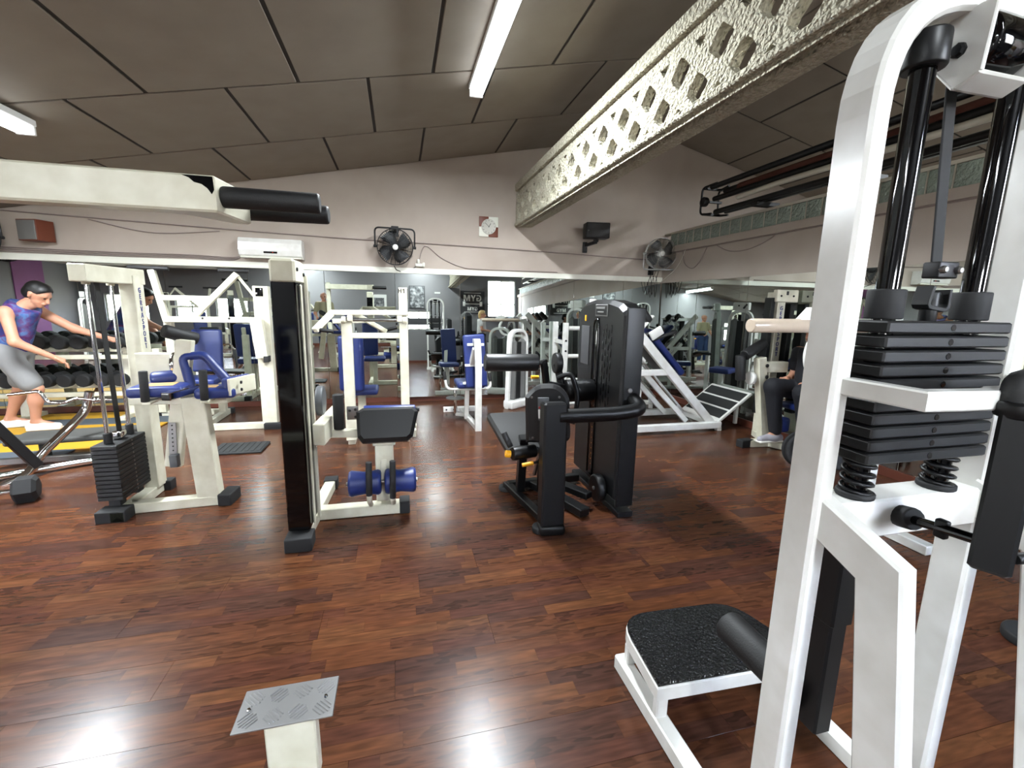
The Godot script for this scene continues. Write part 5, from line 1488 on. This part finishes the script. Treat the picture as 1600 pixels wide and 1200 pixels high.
# chrome bench frame, bars and balls on the left
func left_corner() -> void:
	thing("incline_bench", "chrome tubed bench with grey padded deck beside the yellow mat", "exercise bench", Vector3(-2.8, 0, -4.4))
	one_tube("frame_tube", fillet([Vector3(-3.171, -0.091, -4.000), Vector3(-2.910, 0.032, -4.250), Vector3(-2.884, 0.157, -4.350), Vector3(-2.727, 0.364, -4.500), Vector3(-2.659, 0.478, -4.600), Vector3(-2.621, 0.637, -4.600)], 0.12), 0.034, M.chrome, 14)
	one_tube("frame_tube", fillet([Vector3(-3.35, 0.04, -4.05), Vector3(-2.75, 0.04, -4.45), Vector3(-2.45, 0.04, -4.62)], 0.1), 0.03, M.chrome, 14)
	one_bar("brace", Vector3(-2.997, 0.534, -4.100), Vector3(-2.871, 0.086, -4.300), 0.05, 0.07, M.dark_steel)
	one_pad("deck", Vector3(-2.85, 0.215, -4.75), Vector3(0.85, 0.05, 0.34), 0.02, M.deck, Basis(Vector3.UP, 0.12))
	for x in [-3.1, -2.5]: one_bar("deck_leg", Vector3(x, 0.02, -4.75), Vector3(x, 0.20, -4.75), 0.06, 0.06, M.rubber)
	one_bar("cross_tube", Vector3(-3.3, 0.06, -4.55), Vector3(-2.5, 0.06, -4.60), 0.05, 0.05, M.steel)
	thing("curl_bar", "chrome cranked barbell resting across the bench frame", "barbell", Vector3(-2.7, 0.6, -4.6))
	one_tube("shaft", fillet([Vector3(-3.127, 0.644, -4.500), Vector3(-2.909, 0.669, -4.500), Vector3(-2.869, 0.576, -4.500), Vector3(-2.756, 0.561, -4.500), Vector3(-2.691, 0.592, -4.550), Vector3(-2.583, 0.561, -4.600), Vector3(-2.478, 0.553, -4.650)], 0.03), 0.014, M.chrome, 10)
	one_drum("collar", Vector3(-2.596, 0.564, -4.590), Vector3(-2.570, 0.559, -4.610), 0.025, M.chrome, 14)
	# hex dumbbell on the floor
	thing("dumbbell", "black hexagonal dumbbell with chrome handle on the floor by the chrome bench", "dumbbell", Vector3(-2.62, 0, -3.85))
	for e in [0, 1]:
		var s := S()
		var a: Vector3 = Vector3(-2.555, 0.085, -3.80) + Vector3(-0.33, 0, 0.12) * e
		var d := Vector3(-0.94, 0, 0.34)
		lathe(s, a, a + d, [[0, 0.07], [0.02, 0.098], [0.11, 0.098], [0.13, 0.07]], 6, false)
		part("head", s, M.rubber)
	one_tube("handle", [Vector3(-2.66, 0.085, -3.762), Vector3(-2.90, 0.085, -3.675)], 0.017, M.chrome)
	# mats
	thing("floor_mat", "yellow rubber floor mat with dark stripes under the man", "mat", Vector3(-4.2, 0, -5.8))
	for k in 6:
		var z := -6.6 + k * 0.32
		var s := S()
		box(s, Vector3(-6.2, 0.001, z), Vector3(-2.55 - (0.0 if k < 2 else 0.12 * (k - 1)), 0.014, z + 0.315), 0.003)
		part("strip", s, M.mat_yellow if k % 2 == 0 else M.mat_grey)
	thing("floor_mat", "small black ribbed mat on the floor behind the blue-seated thigh machine", "mat", Vector3(-1.53, 0, -4.75))
	P1("sheet", func(q): box(q, Vector3(-1.76, 0.001, -4.92), Vector3(-1.31, 0.022, -4.58), 0.006), M.mat_dark)
	for k in 8:
		var x := -1.73 + k * 0.053
		P1("rib", func(q): box(q, Vector3(x, 0.021, -4.90), Vector3(x + 0.03, 0.027, -4.60), 0.002), M.mat_dark)
	# dumbbell rack below the mirror
	thing("dumbbell_rack", "low two-tier white rack of dumbbells standing below the mirror", "rack", Vector3(-3.6, 0, -6.35))
	for x in [-5.3, -4.25, -3.2]:
		one_bar("post", Vector3(x, 0.02, -6.35), Vector3(x, 0.80, -6.42), 0.10, 0.08, M.cream, Vector3.BACK)
		one_bar("foot", Vector3(x, 0.03, -6.10), Vector3(x, 0.03, -6.6), 0.07, 0.06, M.cream)
	for y in [0.32, 0.76]:
		one_bar("shelf_rail", Vector3(-5.35, y, -6.22), Vector3(-3.10, y, -6.22), 0.05, 0.05, M.cream)
		one_bar("shelf_rail", Vector3(-5.35, y + 0.06, -6.48), Vector3(-3.10, y + 0.06, -6.48), 0.05, 0.05, M.cream)
	var src: Node3D = null
	for y in [0.32, 0.76]:
		for k in 12:
			var at := Vector3(-5.2 + k * 0.18, y + 0.164, -6.35)
			var lab := "black round dumbbell on the %s shelf of the rack below the mirror" % ("lower" if y < 0.5 else "upper")
			if src == null:
				src = thing("rack_dumbbell", lab, "dumbbell", at, "dumbbells on the rack")
				for e in [-1, 1]: one_drum("head", at + Vector3(0, 0, 0.07 * e), at + Vector3(0, 0, 0.17 * e), 0.075, M.rubber, 16)
				one_tube("handle", [at + Vector3(0, 0, -0.08), at + Vector3(0, 0, 0.08)], 0.016, M.chrome, 10)
			else:
				copy(src, at, 0.0, lab)
	thing("rubber_disc", "flat black rubber disc lying on the floor beside the white machine", "weight disc", Vector3(2.684, 0.020, -1.136))
	one_drum("disc_body", Vector3(2.722, 0.000, -1.152), Vector3(2.722, 0.000, -1.152) + Vector3(0, 0.045, 0), 0.10, M.rubber, 30)

# what stands behind the camera and shows only in the mirrors
func behind() -> void:
	copy(proto.curl, Vector3(-4.3, 0, -0.6), PI * 0.9, "cream leg curl machine with black tower standing near the rear windows")
	copy(proto.pec, Vector3(-2.9, 0, 1.3), PI, "cream chest machine with blue pad against the rear wall")
	copy(proto.press, Vector3(-5.6, 0, 0.7), PI * 0.85, "cream lever press standing before the low rear windows")
	copy(proto.black, Vector3(1.95, 0, 1.45), PI, "black leg extension machine backing on the wall under the poster")
	copy(proto.tall, Vector3(3.75, 0, 1.6), -PI * 0.6, "white round-topped tower under the tall rear window")
	copy(proto.tall, Vector3(-7.0, 0, -0.9), PI * 0.5, "white round-topped tower with blue seat facing the purple wall panel")
	copy(proto.chair, Vector3(-1.6, 0, 1.6), PI * 0.8, "white bow frame chair with blue backrest standing by the grey wall")

# ---------- people ----------
# joints: neck head(centre) look(dir) sL sR eL eR wL wR pelvis hL hR kL kR aL aR tL tR (toe)
func hand_bones(w: Vector3, e: Vector3, palm_n: Vector3) -> Array:
	var d := (w - e).normalized()
	var side := d.cross(palm_n).normalized()
	var nn := side.cross(d).normalized()
	var b := [[w, w + d * 0.075, 0.024, 0.03, Vector3.ONE]]
	var lens := [0.07, 0.082, 0.076, 0.06]
	for k in 4:
		var r := w + d * 0.085 + side * (0.027 - 0.018 * k)
		var m: Vector3 = r + d * lens[k] * 0.5 - nn * 0.012
		b.append([r - d * 0.02, m, 0.0095, 0.009])
		b.append([m, m + d * lens[k] * 0.35 - nn * 0.03, 0.009, 0.0075])
	var tb := w + d * 0.03 + side * 0.026
	b.append([tb, tb + d * 0.03 + side * 0.026, 0.012, 0.0105])
	b.append([tb + d * 0.03 + side * 0.026, tb + d * 0.058 + side * 0.028 - nn * 0.012, 0.0105, 0.009])
	return b

func person(label: String, at: Vector3, J: Dictionary, L: Dictionary, cell: float) -> Node3D:
	var t := thing("person", label, "person", at)
	var shift := func(v: Vector3) -> Vector3: return v
	var f: Vector3 = J.look.normalized()
	var up: Vector3 = (J.head - J.neck).normalized()
	var rt := f.cross(up).normalized()
	up = rt.cross(f).normalized()
	var chest: Vector3 = (J.sL + J.sR) / 2
	var bones := [
		[J.neck, J.head - up * 0.06 - f * 0.01, 0.055, 0.052],
		[chest, J.neck, 0.075, 0.056],
		[J.sL, J.sR, 0.062, 0.062],
		[chest.lerp(J.pelvis, 0.18), chest.lerp(J.pelvis, 0.62), 0.128, 0.118],
		[chest.lerp(J.pelvis, 0.55), J.pelvis, 0.118, 0.125],
		[J.hL, J.hR, 0.095, 0.095]]
	for sd in ["L", "R"]:
		bones.append([J["s" + sd], J["e" + sd], 0.054, 0.042])
		bones.append([J["e" + sd], J["w" + sd], 0.043, 0.027])
		bones.append([J["h" + sd], J["k" + sd], 0.092, 0.06])
		bones.append([J["k" + sd], J["k" + sd].lerp(J["a" + sd], 0.35), 0.058, 0.059])
		bones.append([J["k" + sd].lerp(J["a" + sd], 0.3), J["a" + sd], 0.059, 0.036])
		bones.append([J["a" + sd], J["t" + sd], 0.038, 0.028])
	var s := S()
	flesh(s, bones, cell, 0.035)
	# head with face, in a finer grid
	var hc: Vector3 = J.head
	var hb := [
		[hc + up * 0.03 - f * 0.012, hc + up * 0.03 + f * 0.012, 0.088, 0.086],
		[hc - up * 0.045 + f * 0.03, hc - up * 0.02 + f * 0.02, 0.062, 0.07],
		[hc - up * 0.088 + f * 0.062, hc - up * 0.07 + f * 0.045, 0.03, 0.04],
		[hc - up * 0.012 + f * 0.102, hc - up * 0.03 + f * 0.112, 0.011, 0.015],
		[hc + up * 0.018 + f * 0.09, hc - up * 0.012 + f * 0.10, 0.012, 0.011],
		[hc - up * 0.058 + f * 0.095 - rt * 0.02, hc - up * 0.058 + f * 0.095 + rt * 0.02, 0.009, 0.009],
		[hc - up * 0.11, J.neck, 0.05, 0.055]]
	for e in [-1, 1]:
		hb.append([hc + rt * e * 0.083 + up * 0.012 - f * 0.01, hc + rt * e * 0.086 - up * 0.022 - f * 0.008, 0.016, 0.011])
		hb.append([hc + rt * e * 0.035 + up * 0.026 + f * 0.082, hc + rt * e * 0.05 + up * 0.024 + f * 0.072, 0.016, 0.014])
	flesh(s, hb, maxf(0.006, cell * 0.5), 0.016)
	for sd in ["L", "R"]:
		var palm: Vector3 = J.get("palm", Vector3.UP)
		flesh(s, hand_bones(J["w" + sd], J["e" + sd], palm), maxf(0.0045, cell * 0.35), 0.008)
	var body := part("body", s, M.skin)
	for e in [-1, 1]:
		var q := S()
		drum(q, hc + rt * e * 0.034 + up * 0.008 + f * 0.08, hc + rt * e * 0.034 + up * 0.008 + f * 0.0945, 0.011, 10)
		part("eye", q, M.black_print, body)
	# clothes
	var sh := S()
	var tb := [
		[chest.lerp(J.pelvis, -0.02), chest.lerp(J.pelvis, 0.6), 0.138, 0.136],
		[chest.lerp(J.pelvis, 0.5), J.pelvis, 0.134, 0.142],
		[J.sL.lerp(J.sR, 0.12), J.sR.lerp(J.sL, 0.12), 0.074, 0.074]]
	if L.get("sleeves", 0.0) > 0.0:
		for sd in ["L", "R"]: tb.append([J["s" + sd], J["s" + sd].lerp(J["e" + sd], L.sleeves), 0.068, 0.064])
	flesh(sh, tb, cell, 0.03, [[up * -1.0 if false else (J.neck - chest).normalized(), (J.neck - chest).normalized().dot(chest.lerp(J.neck, 1.0))]])
	part(L.get("top_name", "shirt"), sh, L.top)
	var tr := S()
	var lb := [[chest.lerp(J.pelvis, 0.88), J.pelvis, 0.139, 0.145], [J.hL, J.hR, 0.11, 0.11]]
	for sd in ["L", "R"]:
		lb.append([J["h" + sd], J["k" + sd].lerp(J["h" + sd], 0.0 if L.legs > 1.0 else 1.0 - minf(L.legs, 1.0)), 0.112, 0.085 if L.legs > 1.0 else 0.10])
		if L.legs > 1.0: lb.append([J["k" + sd], J["k" + sd].lerp(J["a" + sd], L.legs - 1.0), 0.084, 0.062])
	flesh(tr, lb, cell, 0.03)
	part("trousers" if L.legs > 1.0 else "shorts", tr, L.bottom)
	for sd in ["L", "R"]:
		var q := S()
		var a: Vector3 = J["a" + sd]; var toe: Vector3 = J["t" + sd]
		var fd := (toe - a); fd.y = 0; fd = fd.normalized()
		var sole := a.y - 0.085
		flesh(q, [[Vector3(a.x, sole + 0.04, a.z) - fd * 0.045, Vector3(a.x, sole + 0.042, a.z) + fd * 0.07, 0.046, 0.044], [Vector3(a.x, sole + 0.042, a.z) + fd * 0.06, Vector3(a.x, sole + 0.036, a.z) + fd * 0.185, 0.046, 0.032], [a - Vector3(0, 0.02, 0), a - Vector3(0, 0.05, 0) + fd * 0.02, 0.047, 0.05]], 0.01, 0.02, [[Vector3.DOWN, -(sole)]])
		var shoe := part("shoe", q, L.shoe)
		q = S()
		var sb := Basis(fd, Vector3.UP, fd.cross(Vector3.UP))
		rbox(q, Vector3(a.x, sole + 0.011, a.z) + fd * 0.07, Vector3(0.285, 0.022, 0.094), 0.01, sb, 3)
		part("sole", q, M.shoe_white, shoe)
	if L.has("hair"):
		var q := S()
		var k: float = L.get("long", 0.0)
		var hr := [[hc + up * 0.045 - f * 0.02, hc + up * 0.05 + f * 0.02, 0.092, 0.088], [hc + up * 0.0 - f * 0.05, hc + up * 0.04 - f * 0.03, 0.075, 0.085]]
		if k > 0.0: hr.append([hc - f * 0.06, hc - f * 0.07 - up * k, 0.07, 0.05])
		flesh(q, hr, 0.009, 0.02, [[(f * 0.8 - up * 0.6), (f * 0.8 - up * 0.6).dot(hc + f * 0.052 + up * 0.035)]])
		part("hair", q, L.hair)
	return t

func standing(at: Vector3, yaw: float, tall: float, arms: float) -> Dictionary:
	var b := Basis(Vector3.UP, yaw)
	var k := tall / 1.75
	var g := func(x: float, y: float, z: float) -> Vector3: return at + b * (Vector3(x, y, z) * k)
	var J := {"neck": g.call(0, 1.48, 0), "head": g.call(0, 1.62, -0.02), "look": b * Vector3(0, -0.05, -1), "pelvis": g.call(0, 0.97, 0), "palm": b * Vector3(0, 0.2, 1)}
	for e in [["L", -1.0], ["R", 1.0]]:
		var x: float = e[1]
		J["s" + e[0]] = g.call(0.185 * x, 1.42, 0.0)
		J["e" + e[0]] = g.call(0.25 * x, 1.14, 0.02 - arms * 0.1)
		J["w" + e[0]] = g.call(0.24 * x - 0.1 * x * arms, 0.90 + arms * 0.25, -0.06 - arms * 0.25)
		J["h" + e[0]] = g.call(0.095 * x, 0.92, 0)
		J["k" + e[0]] = g.call(0.11 * x, 0.50, -0.02)
		J["a" + e[0]] = g.call(0.12 * x, 0.088, 0.02)
		J["t" + e[0]] = g.call(0.15 * x, 0.05, -0.13)
	return J

func build_people() -> void:
	var J := {
		"neck": Vector3(-3.70, 1.345, -5.72), "head": Vector3(-3.585, 1.46, -5.72), "look": Vector3(0.85, -0.5, 0.0), "pelvis": Vector3(-3.94, 0.89, -5.80), "palm": Vector3(0, 1, 0),
		"sL": Vector3(-3.72, 1.30, -5.90), "sR": Vector3(-3.76, 1.28, -5.55), "eL": Vector3(-3.46, 1.10, -5.98), "eR": Vector3(-3.66, 1.00, -5.45),
		"wL": Vector3(-3.22, 1.00, -6.04), "wR": Vector3(-3.46, 0.83, -5.60), "hL": Vector3(-3.93, 0.86, -5.90), "hR": Vector3(-3.93, 0.86, -5.70),
		"kL": Vector3(-4.0, 0.48, -5.95), "kR": Vector3(-3.74, 0.48, -5.74), "aL": Vector3(-4.18, 0.102, -5.98), "aR": Vector3(-3.83, 0.102, -5.80), "tL": Vector3(-4.02, 0.06, -6.02), "tR": Vector3(-3.67, 0.06, -5.82)}
	person("man in a blue and purple tank top and grey shorts leaning over the dumbbell rack", Vector3(-3.9, 0, -5.8), J, {"top": M.tank, "top_name": "tank_top", "bottom": M.shorts, "legs": 0.82, "shoe": M.shoe_white, "hair": M.hair}, 0.014)
	J = {
		"neck": Vector3(4.03, 1.08, -3.60), "head": Vector3(4.02, 1.23, -3.60), "look": Vector3(-1, -0.1, 0), "pelvis": Vector3(4.03, 0.655, -3.60), "palm": Vector3(0, 1, 0),
		"sL": Vector3(4.03, 1.02, -3.42), "sR": Vector3(4.03, 1.02, -3.78), "eL": Vector3(4.02, 0.78, -3.38), "eR": Vector3(4.05, 0.78, -3.82),
		"wL": Vector3(3.90, 0.74, -3.48), "wR": Vector3(3.92, 0.76, -3.76), "hL": Vector3(4.05, 0.635, -3.53), "hR": Vector3(4.05, 0.635, -3.71),
		"kL": Vector3(3.80, 0.66, -3.46), "kR": Vector3(3.70, 0.68, -3.72), "aL": Vector3(3.92, 0.095, -3.45), "aR": Vector3(3.82, 0.168, -3.74), "tL": Vector3(3.78, 0.05, -3.45), "tR": Vector3(3.67, 0.12, -3.74)}
	person("person in dark trousers and grey trainers seated at the cream curl machine", Vector3(3.95, 0, -3.72), J, {"top": M.navy, "sleeves": 0.6, "bottom": M.navy, "legs": 1.92, "shoe": M.shoe_grey, "hair": M.hair}, 0.018)
	person("bald man in a khaki shirt and jeans standing towards the mirror", Vector3(-2.05, 0, 0.45), standing(Vector3(-2.05, 0, 0.45), 0.0, 1.70, 0.6), {"top": M.khaki, "sleeves": 0.7, "bottom": M.jeans, "legs": 1.9, "shoe": M.shoe_white}, 0.022)
	person("fair haired person in a white top by the black poster", Vector3(2.55, 0, 0.7), standing(Vector3(2.55, 0, 0.7), -1.2, 1.74, 0.8), {"top": M.white_cloth, "sleeves": 0.5, "bottom": M.navy, "legs": 1.9, "shoe": M.shoe_white, "hair": M.blonde, "long": 0.08}, 0.022)
	person("short haired man in a dark shirt beside the mirrored side wall", Vector3(3.9, 0, -1.1), standing(Vector3(3.75, 0, -1.1), 0.9, 1.58, 0.9), {"top": M.navy, "sleeves": 0.6, "bottom": M.navy, "legs": 1.9, "shoe": M.shoe_grey, "hair": M.hair}, 0.022)

var proto := {}

func _ready() -> void:
	rng.seed = 11
	# camera: wide lens held at 1.45 m, turned right, tipped down, slightly rolled
	var cam := Camera3D.new()
	cam.name = "camera"
	cam.fov = 81.203
	cam.near = 0.02
	add_child(cam)
	cam.transform = Transform3D(Basis(Vector3(0.969907, 0.019200, 0.242719), Vector3(0.023847, 0.984602, -0.173176), Vector3(-0.242307, 0.173753, 0.954514)), Vector3(0, 1.45, 0))
	cam.current = true
	# daylight outside, neutral and bright
	var sky := ProceduralSkyMaterial.new()
	sky.sky_top_color = Color(0.80, 0.88, 1.0); sky.sky_horizon_color = Color(1, 1, 1)
	sky.ground_bottom_color = Color(0.5, 0.5, 0.48); sky.ground_horizon_color = Color(0.9, 0.9, 0.9)
	sky.energy_multiplier = 1.0
	var env := Environment.new()
	env.background_mode = Environment.BG_SKY
	env.sky = Sky.new()
	env.sky.sky_material = sky
	env.background_energy_multiplier = 120.0
	env.tonemap_mode = Environment.TONE_MAPPER_LINEAR
	env.tonemap_exposure = 1.0
	env.sdfgi_enabled = true; env.ssao_enabled = true; env.ssil_enabled = true
	var we := WorldEnvironment.new()
	we.name = "environment"
	we.environment = env
	add_child(we)
	make_materials()
	build_lamps()
	build_shell()
	build_mirrors()
	build_beam()
	build_fixtures()
	multi_hip()
	dip_station()
	glute_machine()
	press_machine()
	leg_curl()
	pec_machine()
	blue_chair()
	black_machine()
	proto.tower = shroud_tower("shrouded_tower", "white round-topped tower with grey shrouds close to the mirror", Vector3(1.63, 0, -6.14), 0.6, false, 1.10)
	rack_machine()
	proto.tall = shroud_tower("shrouded_tower", "tall white round-topped tower with grey shrouds and blue seat behind the leg press", Vector3(2.86, 0, -6.42), PI / 3, true)
	leg_press()
	biceps_machine()
	left_corner()
	behind()
	build_people()

func build_lamps() -> void:
	lamp(Vector3(0.745, roof_y(0.745) - 0.07, -3.75), "glowing fluorescent lamp under the roof nearest the lattice beam", 27.0)
	lamp(Vector3(-2.72, roof_y(-2.72) - 0.07, -3.75), "glowing fluorescent lamp on the low side of the roof", 27.0)
	lamp(Vector3(0.745, roof_y(0.745) - 0.07, 1.7), "fluorescent lamp near the rear wall on the beam side", 14.0)
	lamp(Vector3(-2.72, roof_y(-2.72) - 0.07, 1.7), "fluorescent lamp near the rear wall on the low side", 16.0)
	lamp(Vector3(5.5, roof_y(5.5) - 0.07, -2.1), "fluorescent lamp beyond the glass block partition", 36.0)
	lamp(Vector3(-6.6, 2.28, -2.6), "fluorescent lamp under the flat ceiling at the low end", 20.0)
